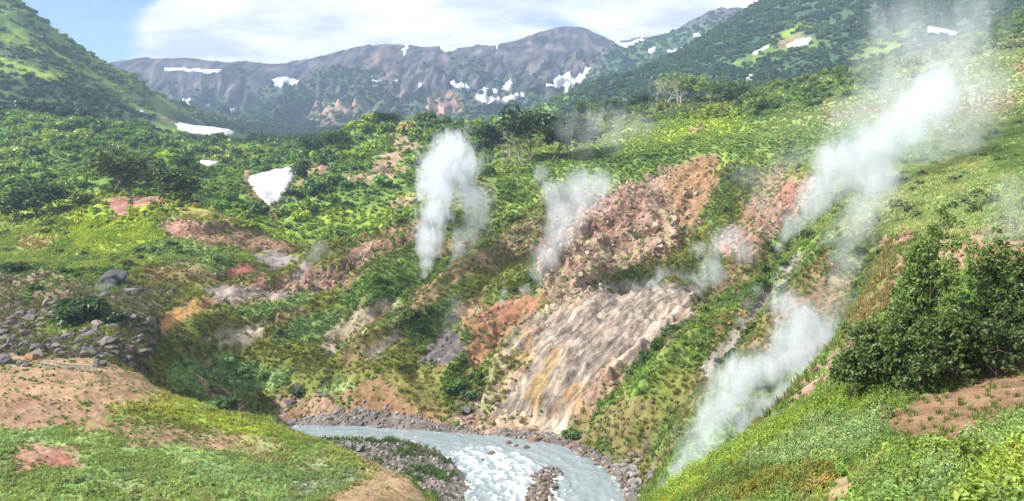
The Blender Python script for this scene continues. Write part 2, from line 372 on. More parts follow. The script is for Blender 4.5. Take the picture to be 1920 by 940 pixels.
# spurs and gullies traced down the hillside: (height, half-width, photo points, nearest and farthest distance)
def first_hit(px, py, dmin, dmax):
    u, e = ray(px, py); vv = np.linspace(math.log(dmin), math.log(dmax), 600); g = bil(E0, us, vs, np.full(vv.shape, float(u)), vv)
    k = np.nonzero(g >= float(e))[0]; k = int(k[0]) if len(k) else int(np.argmax(g)); d = math.exp(vv[k]); return (float(u) * d, d)
SPURS = [
 (3.2, 4.2, [(1060,362),(1000,405),(920,460),(860,495),(800,528),(740,556),(690,582),(640,620)], 140, 240),
 (3.6, 4.6, [(1560,388),(1500,460),(1420,520),(1320,580),(1220,660),(1130,742),(1075,800)], 122, 190),
 (3.6, 5.0, [(1640,420),(1560,500),(1490,580),(1410,660),(1320,760),(1240,850)], 92, 165),
 (2.0, 2.8, [(1060,540),(1000,590),(945,650),(905,720),(880,770)], 132, 190),
 (1.8, 3.2, [(720,600),(640,650),(560,690),(480,720)], 138, 180),
 (1.6, 2.6, [(600,545),(520,570),(430,605),(340,640)], 138, 190),
 (1.6, 2.6, [(1140,600),(1080,660),(1030,740),(1000,800)], 128, 165),
 (-3.4, 3.6, [(1500,475),(1440,545),(1385,625),(1310,700),(1230,790),(1170,850)], 100, 180),
 (-2.2, 2.4, [(760,562),(700,585),(650,610),(612,660),(590,720)], 138, 190),
 (-2.6, 3.0, [(1000,440),(940,500),(880,560),(820,620),(780,690),(760,740)], 136, 215),
 (-2.4, 3.0, [(1300,420),(1270,470),(1200,505),(1130,525)], 165, 225),
 (-1.6, 2.0, [(1250,580),(1190,650),(1130,710),(1080,770)], 128, 165),
]
for (hh, ww, pts, a_, b_) in SPURS:
    W = [first_hit(px, py, a_, b_) for (px, py) in pts]; best = np.full(X.shape, 1e9); mk = (DD > a_ - 12) & (DD < b_ + 12); xm, ym = X[mk], Y[mk]; xm = xm + f2[mk] * 2.2; bm_ = np.full(xm.shape, 1e9); am_ = np.zeros(xm.shape)
    for k in range(len(W) - 1):
        ax, ay = W[k]; ex, ey = W[k + 1][0] - ax, W[k + 1][1] - ay; t = np.clip(((xm - ax) * ex + (ym - ay) * ey) / (ex * ex + ey * ey), 0, 1)
        dd = np.hypot(xm - ax - ex * t, ym - ay - ey * t); c = dd < bm_; am_ = np.where(c, (k + t) / (len(W) - 1), am_); bm_ = np.minimum(bm_, dd)
    relief[mk] += hh * np.exp(-np.abs(bm_ / ww) ** 1.5) * sstep(0, .12, am_) * (1 - sstep(.82, 1, am_)) * (1 + .35 * f3[mk])
Z = Z + relief
# carve the river, lift its shores
Z = np.where(sd > 0, np.minimum(Z, WATER_Z - np.clip(sd * 0.5, 0, 0.9)), Z)
shore = (sd <= 0) & (sd > -24)
Z = np.where(shore, np.maximum(Z, WATER_Z + np.clip(-sd * 0.22, 0, 1.2) + 0.15 * f3), Z)
lowbar = (sd > -9) & (sd <= 0) & (DD < 138) & (X < 22) & (DD > 95)
lowbar = (sd > -20) & (sd <= 0) & (DD < 138) & (X < 22) & (DD > 92)
_lw = lowbar * (1 - sstep(-38.8, -35.5, Z)); Z = Z + (np.minimum(Z, WATER_Z + 0.15 + np.clip(-sd * 0.14, 0, 1.8) + 0.25 * f3 + 0.2 * f2) - Z) * _lw
PX, PY = pix(X, Y, Z)
EG = Z / DD

def ground(x, y):
    """terrain height at world x, y (arrays)"""
    x = np.asarray(x, float); y = np.asarray(y, float)
    v = np.log(np.maximum(y, 4.01)); return bil(Z, us, vs, x / y, v)
def at(px, py, dmin=4.0, dmax=3000.0):
    """first terrain point met along the sight line of a photo pixel between two distances"""
    u, e = ray(px, py); u = float(u); e = float(e)
    vv = np.linspace(math.log(dmin), math.log(dmax), 1500)
    g = bil(EG, us, vs, np.full(vv.shape, u), vv)
    k = np.nonzero(g >= e)[0]
    k = int(k[0]) if len(k) else int(np.argmax(g))
    d = math.exp(vv[k]); return Vector((u * d, d, float(ground(u * d, d))))

# ------------------------------------------------------------------ painting the ground cover
#          colour a            colour b              patch m  veg  kind
CLS = {
 'hmeadow': ((.270,.320,.125), (.210,.270,.100), 12, 1.0, 0),
 'meadow': ((0.241,0.302,0.076), (0.157,0.230,0.055), 9,  1.0, 0.1),
 'bright': ((0.318,0.395,0.046), (0.193,0.289,0.033), 8,  1.0, 0.1),
 'lush': ((0.146,0.229,0.051), (0.081,0.151,0.037), 9,  1.0, 0.1),
 'sage': ((0.219,0.330,0.126), (0.149,0.239,0.090), 5,  1.0, 0.1),
 'moss':    ((0.165,0.178,0.040), (0.115,0.140,0.034), 5,  0.60, 0.25),
 'slope':   ((0.110,0.120,0.036), (0.200,0.140,0.075), 6,  0.42, 0.35),
 'tan':     ((0.312,0.211,0.129), (0.242,0.156,0.090), 4,  0.10, 0.1),
 'sand':    ((0.367,0.257,0.156), (0.304,0.211,0.117), 3,  0.03, 0.1),
 'brown':   ((0.203,0.117,0.062), (0.257,0.164,0.094), 4,  0.06, 0.5),
 'bsoil':   ((0.156,0.098,0.058), (0.195,0.125,0.078), 3,  0.10, 0.3),
 'pink':    ((0.335,0.199,0.152), (0.257,0.133,0.094), 4,  0.05, 0.3),
 'pinkrock':((0.257,0.168,0.136), (0.187,0.101,0.074), 4,  0.10, 0.8),
 'red':     ((0.312,0.117,0.082), (0.257,0.140,0.101), 3,  0.02, 0.3),
 'redtan':  ((0.289,0.148,0.094), (0.234,0.140,0.066), 4,  0.12, 0.6),
 'scarp':   ((0.304,0.226,0.156), (0.203,0.129,0.098), 5,  0.10, 1),
 'orange':  ((0.374,0.211,0.070), (0.281,0.164,0.086), 3,  0.0, 0.1),
 'ochre':   ((0.234,0.148,0.039), (0.179,0.125,0.047), 3,  0.0, 0.1),
 'cream':   ((0.374,0.317,0.252), (0.288,0.230,0.180), 3,  0.0, 0.15),
 'greyclay':((0.265,0.234,0.226), (0.203,0.179,0.172), 4,  0.0, 0.1),
 'sinter':  ((0.180,0.155,0.136), (0.250,0.205,0.165), 4,  0.0, 0.4),
 'dgrey':   ((0.078,0.070,0.074), (0.133,0.113,0.109), 3,  0.0, 0.5),
 'gravel':  ((0.150,0.135,0.128), (0.098,0.086,0.079), 2,  0.04, 0.35),
 'rubble':  ((0.120,0.108,0.082), (0.110,0.130,0.050), 4,  0.55, 0.5),
 'mgreen': ((0.072,0.132,0.027), (0.134,0.210,0.038), 45, 1.0, 0.1),
 'mdark': ((0.026,0.055,0.024), (0.042,0.075,0.027), 45, 1.0, 0.1),
 'mrock':   ((0.026,0.027,0.036), (0.066,0.054,0.054), 60, 0.0, 0),
 'mred':    ((0.225,0.146,0.112), (0.165,0.105,0.083), 40, 0.0, 0.1),
 'rgreen': ((0.033,0.073,0.040), (0.061,0.105,0.045), 50, 1.0, 0.1),
}
RGB = np.zeros(X.shape + (3,)); VEG = np.zeros(X.shape); ROCK = np.zeros(X.shape)
WX = PX + 0.0; WY = PY + 0.0
_wa = fbm(X / 9, Y / 9, 4, 0.6, seed=61); _wb = fbm(X / 9, Y / 9, 4, 0.6, seed=64)
_fa = fbm(X / 120, Y / 120, 4, 0.6, seed=66); _fb = fbm(X / 120, Y / 120, 4, 0.6, seed=67)
_fw = sstep(350, 700, DD)
_PN = {}
def patch_noise(sc):
    if sc not in _PN: _PN[sc] = sstep(-0.28, 0.28, fbm(X / sc, Y / sc, 4, 0.6, seed=sc + 70))
    return _PN[sc]
_hf = fbm(X / 1.3, Y / 1.3, 3, 0.6, seed=77) * (1 - _fw) + fbm(X / 16, Y / 16, 3, 0.6, seed=78) * _fw
def put(cls, m, w):
    a, b, sc, vg, rk = CLS[cls]
    k = patch_noise(sc)[m][:, None]
    c = np.array(a) * (1 - k) + np.array(b) * k; w = w[:, None]
    RGB[m] = RGB[m] * (1 - w) + c * w; w = w[:, 0]; VEG[m] = VEG[m] * (1 - w) + vg * w; ROCK[m] = ROCK[m] * (1 - w) + rk * w
def fill(cls, w):
    m = w > 0.002
    if m.any(): put(cls, m, w[m])
def paint(cls, poly, dmin, dmax, feather=8, warp=24, amount=1.0):
    P = np.array(poly, float); warp *= 2.1; pad = warp * 1.2 + feather * 2
    m = (DD > dmin) & (DD < dmax) & (PX > P[:, 0].min() - pad) & (PX < P[:, 0].max() + pad) & (PY > P[:, 1].min() - pad) & (PY < P[:, 1].max() + pad)
    if not m.any(): return
    wa = _wa[m] * (1 - _fw[m]) + _fa[m] * _fw[m]; wb = _wb[m] * (1 - _fw[m]) + _fb[m] * _fw[m]
    s = poly_sdf(P, PX[m] + wa * warp, PY[m] + wb * warp * 0.7) + _hf[m] * (feather * 2.2 + warp * 0.25)
    put(cls, m, sstep(-feather, feather, s) * amount)
one = np.ones_like(X)
STRIPE = sstep(-.16, .2, fbm((X - Y + _bend) / 8.5, (X + Y) / 42, 4, .6, seed=105) + (gul2 - .42) * .3)   # plant cover runs in bands down the fall line
fill('lush', one)
fill('mrock', sstep(1250, 1330, DD))
fill('mgreen', ((DD > 500) & (DD <= 1290) & (PX < 640)) * 1.0)
fill('rgreen', ((DD > 500) & (DD <= 1900) & (PX > 1000)) * sstep(0, 60, (PX - 1030) + (PY - 195) * 0.9) )
fill('mdark', ((DD > 560) & (DD <= 1320) & (PX > 350) & (PX < 1050)) * sstep(225, 240, PY))
fill('meadow', ((DD > 60) & (DD < 112) & (PX < 900)) * 1.0)
fill('slope', ((DD >= 112) & (DD < 250) & (PX > 560)) * 1.0)
fill('lush', ((DD >= 112) & (DD < 250) & (PX > 560)) * .8 * STRIPE)
fill('moss', ((DD >= 112) & (DD < 200) & (PX <= 640) & (PX > 230)) * 1.0)
fill('meadow', ((DD > 215) & (DD < 500) & (PX > 930)) * 1.0)
fill('hmeadow', ((DD > 90) & (DD < 420) & (PX > 1400) & (PY < 445)) * sstep(1380, 1560, PX))
fill('lush', ((DD < 60) & (PX > 900)) * 1.0)
H = 5000
fill('mdark', (DD > 1290) * (PX < 1150) * .85 * sstep(-.05, .18, fbm(X / 85, Y / 140, 4, .6, seed=99) + (PY - 165) / 170.0))
PAINT = [
 # far mountains: rock with green skirts, red gullies
 ('mdark', [(150,190),(350,205),(450,190),(560,170),(600,200),(660,215),(760,205),(830,215),(900,190),(980,195),(1060,165),(1060,260),(150,260)], 1250, H, 10, 40, .8),
 ('mdark', [(560,150),(640,130),(720,150),(700,190),(620,200)], 1250, H, 8, 40, .5),
 ('mdark', [(860,105),(905,105),(900,150),(840,160)], 1250, H, 8, 30, .5),
 ('mred', [(600,195),(650,180),(690,215),(640,235),(590,225)], 1250, H, 8, 30, .7),
 ('mred', [(805,185),(850,175),(865,205),(850,235),(800,232)], 1250, H, 6, 20, 1),
 ('mred', [(760,222),(820,218),(800,232),(760,232)], 1250, H, 4, 10, 1),
 ('mred', [(690,120),(735,110),(760,200),(730,210)], 1250, H, 10, 30, .35),
 ('rgreen', [(1180,90),(1250,66),(1320,50),(1420,10),(1420,110),(1200,150),(1120,170)], 1300, H, 6, 20, .8),
 ('mrock', [(1310,30),(1345,14),(1375,30),(1350,45),(1300,50)], 1500, H, 5, 14, .8),
 # left mountain: dark alder plus a painted cloud shadow on the lower flank, bright herb meadow bands
 ('mdark', [(-250,130),(0,140),(120,160),(250,215),(330,245),(250,250),(0,225),(-250,225)], 480, 1290, 10, 36, .95),
 ('mdark', [(-250,20),(0,60),(100,110),(220,170),(180,180),(60,140),(-250,90)], 480, 1290, 8, 36, .8),
 ('mdark', [(330,215),(480,240),(620,262),(620,290),(440,270),(330,240)], 480, 1350, 8, 20, .9),
 ('bright', [(-10,110),(60,125),(90,145),(70,150),(0,125)], 480, 1290, 8, 26, .8),
 ('bright', [(100,105),(150,130),(240,180),(215,185),(110,125)], 480, 1290, 8, 26, .55),
 ('bright', [(0,60),(50,75),(60,90),(0,85)], 480, 1290, 8, 26, .5),
 # right mountain
 ('mgreen', [(1380,130),(1490,60),(1530,80),(1460,110),(1420,130)], 500, H, 8, 26, .9),
 ('bright', [(1455,70),(1500,45),(1515,60),(1470,82)], 500, H, 8, 16, .7),
 ('bright', [(1600,95),(1690,60),(1720,70),(1640,110)], 500, H, 8, 26, .4),
 ('mred', [(1455,85),(1500,62),(1505,72),(1470,92)], 500, H, 4, 10, .8),
 ('mred', [(1700,85),(1740,68),(1735,90),(1700,100)], 500, H, 6, 14, .5),
 # brush hills
 ('meadow', [(-250,380),(0,390),(100,370),(160,350),(220,350),(330,370),(420,400),(560,470),(470,500),(-250,500)], 150, 262, 8, 20, 1),
 ('bright', [(150,400),(215,345),(300,370),(400,400),(440,430),(300,405),(280,440),(300,465),(180,470),(100,450)], 150, 262, 10, 20, .9),
 ('bright', [(430,390),(520,430),(560,460),(520,455),(430,405)], 200, 330, 8, 16, .8),
 ('bright', [(510,420),(600,440),(700,430),(790,400),(780,360),(700,400),(600,400)], 235, 330, 10, 30, .6),
 ('bright', [(1180,270),(1240,245),(1330,200),(1420,190),(1400,240),(1290,262),(1220,275)], 240, 500, 8, 16, .9),
 ('lush', [(1000,300),(1290,270),(1420,255),(1420,285),(1290,292),(1180,335),(1000,340),(900,400),(840,420)], 200, 330, 8, 20, .9),
 ('lush', [(1380,200),(1500,150),(1620,130),(1700,150),(1560,190),(1400,240)], 300, 600, 8, 20, .9),
 ('lush', [(1820,260),(1920,200),(2100,200),(2100,360),(1860,330)], 100, 330, 12, 30, .8),
 ('lush', [(1830,110),(1920,70),(2170,40),(2170,-60),(1830,30)], 380, 600, 8, 20, 1),
 ('sage', [(1400,280),(1520,230),(1700,225),(1800,280),(1700,330),(1560,330)], 170, 330, 12, 30, .7),
 ('sage', [(1700,380),(1860,330),(1920,340),(1920,420),(1760,430)], 90, 220, 12, 30, .5),
 ('pink', [(1700,195),(1850,170),(1920,180),(1900,215),(1780,225),(1700,215)], 220, 400, 8, 24, .45),
 ('pink', [(1540,210),(1700,190),(1690,205),(1560,228)], 220, 400, 8, 20, .4),
 ('red', [(1905,120),(1960,110),(1960,140),(1905,135)], 220, 400, 4, 6, .9),
 ('pink', [(1720,450),(1900,440),(2000,450),(2000,520),(1780,520)], 70, 125, 10, 14, .9),
 ('pink', [(1290,240),(1325,235),(1330,245),(1295,250)], 250, 400, 4, 6, .9),
 # bare scars in the bushy hill
 ('scarp', [(688,345),(705,300),(735,285),(735,255),(800,250),(790,268),(755,290),(750,320),(730,350)], 240, 450, 5, 18, .9),
 ('scarp', [(640,330),(690,325),(700,340),(650,345)], 240, 450, 5, 14, .8),
 ('scarp', [(715,385),(790,368),(798,378),(740,396)], 230, 450, 4, 10, .8),
 ('pinkrock', [(588,305),(620,300),(612,330),(596,325)], 240, 450, 4, 8, .9),
 ('pink', [(450,300),(480,330),(500,385),(520,395),(560,330),(580,305),(600,300),(560,350),(515,410),(490,400),(460,350)], 240, 480, 5, 8, .7),
 ('mred', [(300,215),(330,235),(440,250),(330,262),(300,240)], 700, 1300, 6, 10, .5),
 # knoll: pink crest and brown slump
 ('pink', [(192,370),(280,360),(325,384),(255,392),(232,412),(205,408)], 190, 262, 5, 12, 1),
 ('tan', [(325,384),(430,405),(470,430),(400,415),(330,400)], 190, 262, 5, 10, .7),
 ('pinkrock', [(288,415),(350,408),(450,424),(560,470),(545,478),(430,470),(345,458),(300,440)], 180, 240, 5, 12, 1),
 ('bsoil', [(370,420),(460,425),(555,470),(540,476),(430,468),(360,450)], 180, 240, 6, 22, .8),
 ('pink', [(292,418),(340,410),(385,425),(380,455),(330,450)], 180, 240, 5, 12, .8),
 ('sage', [(260,455),(360,455),(430,475),(440,500),(300,500)], 150, 230, 8, 14, .8),
 ('bsoil', [(270,500),(360,490),(420,505),(410,525),(280,535)], 150, 200, 6, 18, .6),
 ('tan', [(30,450),(90,440),(95,465),(30,470)], 150, 230, 6, 12, .7),
 # boulder field
 ('rubble', [(-250,500),(0,512),(90,508),(200,535),(330,545),(310,600),(280,700),(180,702),(0,692),(-250,692)], 101, 190, 8, 24, 1),
 ('pinkrock', [(0,540),(90,512),(150,540),(60,570)], 130, 190, 8, 20, .6),
 ('meadow', [(60,600),(180,590),(240,620),(120,640)], 101, 190, 8, 22, .6),
 # upper stream flats
 ('pinkrock', [(330,585),(420,545),(500,525),(600,500),(680,470),(790,420),(800,432),(700,480),(640,540),(560,555),(440,570)], 150, 225, 5, 16, .9),
 ('greyclay', [(468,478),(520,470),(562,490),(530,500),(500,502)], 160, 215, 4, 8, 1),
 ('red', [(425,500),(470,497),(486,514),(430,517)], 150, 200, 3, 6, 1),
 ('pink', [(470,525),(495,515),(500,530),(475,538)], 150, 200, 4, 8, 1),
 ('orange', [(292,604),(350,572),(405,560),(380,585),(300,622)], 125, 180, 4, 12, 1),
 ('greyclay', [(380,540),(450,535),(560,548),(600,540),(480,560),(400,566)], 150, 200, 4, 14, .8),
 ('greyclay', [(430,612),(525,600),(450,622),(380,640)], 140, 185, 4, 8, .8),
 ('cream', [(440,622),(495,615),(490,640),(455,646),(405,648)], 140, 185, 4, 8, 1),
 ('pinkrock', [(505,590),(590,570),(560,600),(510,612)], 140, 185, 4, 10, .6),
 ('sage', [(284,715),(340,672),(420,668),(545,700),(545,722),(480,738),(380,742)], 125, 170, 6, 12, 1),
 ('sage', [(430,580),(520,560),(600,545),(560,575),(470,600)], 140, 195, 6, 12, .8),
 ('sage', [(520,640),(560,600),(640,570),(660,580),(600,640)], 140, 195, 6, 12, .8),
 ('sage', [(590,735),(640,700),(740,690),(700,740)], 138, 170, 6, 12, .7),
 ('lush', [(640,560),(700,500),(790,470),(800,520),(740,560),(660,600)], 150, 215, 8, 16, .9),
 ('lush', [(760,640),(820,570),(880,530),(900,560),(850,600),(780,670)], 145, 200, 8, 20, .8),
 ('moss', [(640,690),(760,640),(800,690),(760,700),(660,720)], 138, 180, 6, 16, .8),
 ('cream', [(606,655),(650,590),(735,560),(760,562),(665,622),(622,662)], 140, 190, 4, 14, .8),
 ('greyclay', [(680,665),(740,625),(755,632),(700,672)], 140, 180, 4, 8, .8),
 ('pinkrock', [(500,770),(580,735),(640,740),(630,795),(520,800)], 138, 160, 6, 20, .8),
 ('brown', [(640,725),(700,692),(750,710),(830,750),(858,800),(800,812),(700,806),(630,795)], 136, 160, 6, 18, .9),
 ('moss', [(720,700),(800,690),(850,740),(860,790),(800,770)], 136, 160, 6, 18, .7),
 # right hillside bare ground
 ('pink', [(838,572),(900,545),(935,580),(880,612),(845,600)], 140, 200, 6, 18, .9),
 ('redtan', [(880,605),(960,535),(1012,560),(1000,600),(950,645),(900,690),(868,700)], 138, 190, 8, 20, 1),
 ('red', [(925,565),(985,560),(975,600),(935,605)], 138, 190, 6, 14, .6),
 ('dgrey', [(783,682),(800,650),(840,620),(872,640),(872,660),(830,684)], 138, 175, 4, 8, 1),
 ('pinkrock', [(880,490),(960,430),(1040,380),(1110,350),(1130,400),(1040,470),(950,500)], 160, 240, 8, 30, .6),
 ('moss', [(820,560),(960,470),(1000,500),(940,540),(860,580)], 150, 215, 8, 26, .7),
 ('scarp', [(1165,345),(1230,328),(1290,298),(1350,293),(1335,380),(1300,440),(1240,485),(1150,515),(1080,545),(1020,562),(1005,505),(1055,440),(1105,380)], 158, 235, 6, 20, 1),
 ('pinkrock', [(1080,395),(1170,355),(1240,365),(1235,425),(1180,445),(1095,440)], 158, 235, 6, 20, .9),
 ('brown', [(1248,335),(1290,298),(1352,293),(1340,360),(1295,435),(1262,385)], 158, 235, 5, 12, 1),
 ('moss', [(1225,485),(1295,435),(1335,375),(1400,325),(1425,345),(1385,420),(1335,485),(1300,512),(1215,515)], 158, 235, 8, 22, .9),
 ('lush', [(1310,410),(1360,370),(1370,395),(1330,425)], 158, 235, 6, 12, .8),
 ('pinkrock', [(1340,470),(1400,392),(1480,330),(1535,338),(1505,400),(1440,465),(1380,495)], 150, 225, 6, 18, .95),
 ('red', [(1455,350),(1500,325),(1520,350),(1480,385)], 150, 225, 6, 14, .6),
 ('greyclay', [(1090,525),(1310,535),(1320,560),(1130,545),(1060,556)], 155, 185, 6, 12, .9),
 ('sinter', WALL_PX, 128, 172, 8, 20, 1),
 ('cream', [(1240,570),(1296,575),(1222,642),(1165,700),(1092,765),(1050,820),(1035,815),(1075,735),(1125,680),(1185,630)], 128, 165, 10, 22, .65),
 ('orange', [(990,622),(1018,610),(1002,660),(962,722),(915,765),(902,752),(950,690)], 128, 170, 5, 14, .65),
 ('ochre', [(1030,655),(1048,655),(1032,722),(1000,768),(983,752)], 128, 165, 5, 14, .8),
 ('cream', [(880,760),(960,700),(970,712),(900,775)], 128, 165, 5, 12, .8),
 ('orange', [(1060,735),(1105,715),(1090,770),(1060,790)], 128, 165, 5, 14, .6),
 ('cream', [(1010,775),(1060,780),(1040,832),(1000,828)], 128, 165, 6, 10, .6),
 ('scarp', [(855,775),(905,770),(1005,775),(1010,822),(870,815)], 128, 160, 4, 10, 1),
 ('moss', [(900,770),(930,690),(975,620),(985,640),(950,720),(915,775)], 128, 172, 8, 40, .7),
 ('scarp', [(1010,590),(1060,552),(1130,536),(1120,556),(1050,585)], 140, 172, 10, 40, .7),
 ('redtan', [(1120,700),(1180,690),(1150,745),(1090,790),(1060,830),(1080,780)], 124, 165, 8, 36, .6),
 # spur on the right of the wall and the steam gully
 ('lush', [(1130,745),(1220,665),(1320,585),(1420,525),(1500,465),(1565,390),(1590,400),(1540,470),(1440,560),(1320,660),(1220,760),(1150,830),(1080,840)], 112, 180, 6, 18, .85),
 ('moss', [(1160,780),(1260,690),(1360,620),(1440,570),(1480,580),(1380,660),(1280,740),(1190,840)], 108, 165, 8, 26, .7),
 ('bsoil', [(1110,790),(1180,740),(1220,760),(1150,830),(1080,830)], 112, 150, 6, 22, .6),
 ('greyclay', [(1300,690),(1380,620),(1440,540),(1490,470),(1500,480),(1455,560),(1395,640),(1320,715)], 105, 175, 5, 14, .8),
 ('redtan', [(1330,600),(1420,560),(1400,590),(1340,630)], 112, 175, 6, 18, .6),
 ('brown', [(1480,560),(1570,520),(1620,500),(1600,560),(1520,600)], 100, 175, 8, 24, .6),
 ('lush', [(1200,830),(1300,740),(1400,660),(1440,670),(1330,790),(1240,880)], 96, 135, 8, 18, .6),
 ('pinkrock', [(1230,945),(1290,900),(1370,848),(1420,800),(1500,722),(1580,622),(1640,522),(1690,430),(1720,440),(1690,560),(1650,700),(1600,750),(1500,790),(1380,860),(1250,960)], 47, 140, 8, 16, .95),
 ('moss', [(1590,620),(1680,450),(1700,470),(1660,600)], 60, 140, 8, 20, .6),
 # mound
 ('sage', [(-250,800),(200,790),(420,830),(650,860),(700,960),(-250,960)], 50, 110, 20, 30, .6),
 ('tan', [(-250,640),(0,640),(180,655),(300,715),(350,765),(300,780),(200,770),(215,800),(60,800),(-250,800)], 60, 112, 7, 20, 1),
 ('pink', [(20,735),(120,740),(130,790),(20,790)], 60, 108, 10, 24, .5),
 ('sage', [(-250,800),(0,798),(100,800),(120,820),(60,850),(-250,860)], 58, 108, 6, 16, .9),
 ('bright', [(200,760),(300,745),(420,775),(500,800),(560,830),(450,830),(330,800)], 58, 110, 10, 20, .7),
 ('pinkrock', [(560,870),(620,850),(650,860),(600,890)], 56, 108, 6, 14, .4),
 ('tan', [(380,830),(460,820),(540,850),(480,870),(400,860)], 56, 108, 10, 24, .5),
 ('moss', [(230,770),(340,790),(420,825),(330,820),(260,795)], 58, 110, 10, 24, .8),
 ('pink', [(205,790),(320,800),(380,815),(440,830),(400,850),(330,830),(250,835)], 58, 108, 6, 22, .75),
 ('pink', [(8,855),(60,840),(130,845),(142,885),(60,895),(12,890)], 56, 108, 8, 34, .9),
 ('red', [(80,850),(130,848),(138,880),(90,875)], 56, 108, 5, 8, .7),
 ('sage', [(340,870),(480,850),(560,880),(660,870),(680,890),(560,930),(380,930)], 56, 108, 12, 26, .7),
 ('greyclay', [(540,915),(640,890),(680,880),(660,905),(560,935)], 56, 108, 8, 14, .4),
 ('sand', [(590,960),(640,925),(690,900),(705,878),(665,856),(700,852),(745,880),(785,920),(800,960)], 50, 108, 4, 10, 1),
 ('brown', [(590,945),(650,912),(685,892),(680,870),(665,856),(690,853),(705,880),(690,902),(610,950)], 50, 108, 3, 6, .55),
 # foreground shoulder
 ('bsoil', [(1650,790),(1740,740),(1830,700),(1920,680),(2170,660),(2170,760),(1920,785),(1800,835),(1690,835)], 8, 46, 6, 16, 1),
 ('sand', [(1470,960),(1550,900),(1615,882),(1650,880),(1610,920),(1590,960)], 8, 46, 5, 10, .8),
 ('bright', [(1220,960),(1330,860),(1500,765),(1640,700),(1640,760),(1500,820),(1340,900),(1280,960)], 8, 50, 10, 16, .5),
 ('sage', [(1400,880),(1500,800),(1680,770),(1660,830),(1560,870),(1450,890)], 8, 50, 10, 20, .8),
 ('sage', [(1640,960),(1700,880),(1800,850),(1920,800),(2100,780),(2100,840),(1900,860),(1750,960)], 8, 50, 10, 20, .5),
 ('bright', [(1760,960),(1850,890),(1920,840),(2100,800),(2100,960)], 8, 50, 10, 20, .55),
 ('moss', [(1290,945),(1380,900),(1520,865),(1580,880),(1500,945)], 8, 46, 8, 16, .9),
]
fill('tan', ((DD > 50) & (DD < 112) & (PX < 900)) * .65 * sstep(.06, .34, fbm(X / 6, Y / 4.5, 4, .65, seed=103)))
for (c, p, a, b, fe, wp, am) in PAINT: paint(c, p, a, b, fe, wp, am)
# river shores
def blend(cls, w):
    fill(cls, np.clip(w, 0, 1))
NEARSIDE = (PX < 905) & (DD < np.interp(PX, [560, 700, 800, 870, 905], [137, 134, 130, 119, 100]))
barzone = ((sd > np.where(NEARSIDE, -16, -2.2)) & (sd < 2) & (DD > 92) & (DD < 142) & (Z < -37.6)) * 1.0
blend('gravel', barzone * 0.95)
blend('pinkrock', ((sd > -2.0) & (sd <= 1) & (barzone == 0)) * 0.8)
VEG = np.where(sd > -1.0, 0, VEG)
# flow stains on the sinter wall
wl = wallw[..., None]
fl = (flow - flow[wallw > .5].mean())[..., None]; fl2 = (flow2 - flow2[wallw > .5].mean())[..., None]
RGB = RGB * (1 + wl * np.clip(.8 * fl + .7 * fl2 + 1.1 * fbm(X / 4.5, Y / 4.5, 4, .65, seed=49)[..., None], -.65, .9))
def stain(seed, fr, ln, lo, hi, colour, amt):
    global RGB
    k = sstep(lo, hi, fbm(sx / fr, st / ln, 4, 0.6, seed=seed))[..., None] * wl * amt; RGB = RGB * (1 - k) + np.array(colour) * k
stain(57, .7, 12, .02, .40, (.40, .33, .27), .75)
stain(58, 1.1, 7, .05, .40, (.060, .050, .048), .5)
stain(48, 3.0, 6, .10, .45, (.095, .080, .070), .5)
stain(59, 1.7, 12, .22, .5, (.27, .15, .055), .6)
stain(60, 2.6, 15, .18, .5, (.14, .11, .085), .6)
# thin soil shows through on steep broken ground of the right-hand slopes
brk = (hill_m * (1 - wallw) * sstep(0.12, 0.5, fbm((X - Y) / 4, (X + Y) / 14, 4, 0.6, seed=71) * .8 + (.42 - gul2) * .8 + (.4 - gul) * .35) * (DD < 215))
fill('pinkrock', brk * 0.65 * (1 - .7 * STRIPE))
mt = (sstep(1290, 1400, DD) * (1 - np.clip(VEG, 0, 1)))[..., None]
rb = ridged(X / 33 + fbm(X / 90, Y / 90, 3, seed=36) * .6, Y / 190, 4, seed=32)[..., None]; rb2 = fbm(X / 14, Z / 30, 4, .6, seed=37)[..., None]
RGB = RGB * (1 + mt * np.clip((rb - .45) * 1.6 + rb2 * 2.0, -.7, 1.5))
RGB = np.clip(RGB, 0.008, 0.8)
# broken rock and clods where the ground is bare
m = (ROCK > 0.12) & (DD > 20) & (DD < 330)
xm, ym = X[m] + _wa[m] * 2.0, Y[m] + _wb[m] * 2.0
da, db, va = cellular(xm / 2.3, ym / 1.7, 3); ea, eb, vb = cellular(xm / .85, ym / 0.65, 4)
blk = (va - 0.5) * 1.0 * sstep(0.02, 0.22, db - da) + (vb - 0.5) * 0.55 * sstep(0.02, 0.25, eb - ea) - 0.25 * (1 - sstep(0.0, 0.12, db - da))
am = ROCK[m] * np.clip(DD[m] / 150, 0.12, 1.1)
Z[m] += blk * am * np.clip((Z[m] - WATER_Z) / 2, 0.2, 1)
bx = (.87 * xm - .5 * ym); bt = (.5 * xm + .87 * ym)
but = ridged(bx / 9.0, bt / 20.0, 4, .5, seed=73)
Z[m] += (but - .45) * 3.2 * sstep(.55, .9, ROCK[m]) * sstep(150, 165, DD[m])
RGB[m] *= (1 + .8 * (but - .42) * sstep(.55, .9, ROCK[m]))[:, None]  # buttress shading put into the colour: gaps darker, crests lighter
RGB[m] *= (1 + (0.34 * (va - 0.5) + 0.30 * (vb - 0.5)) * np.minimum(ROCK[m] * 1.5, 1))[:, None]
EG = Z / DD; PX, PY = pix(X, Y, Z)

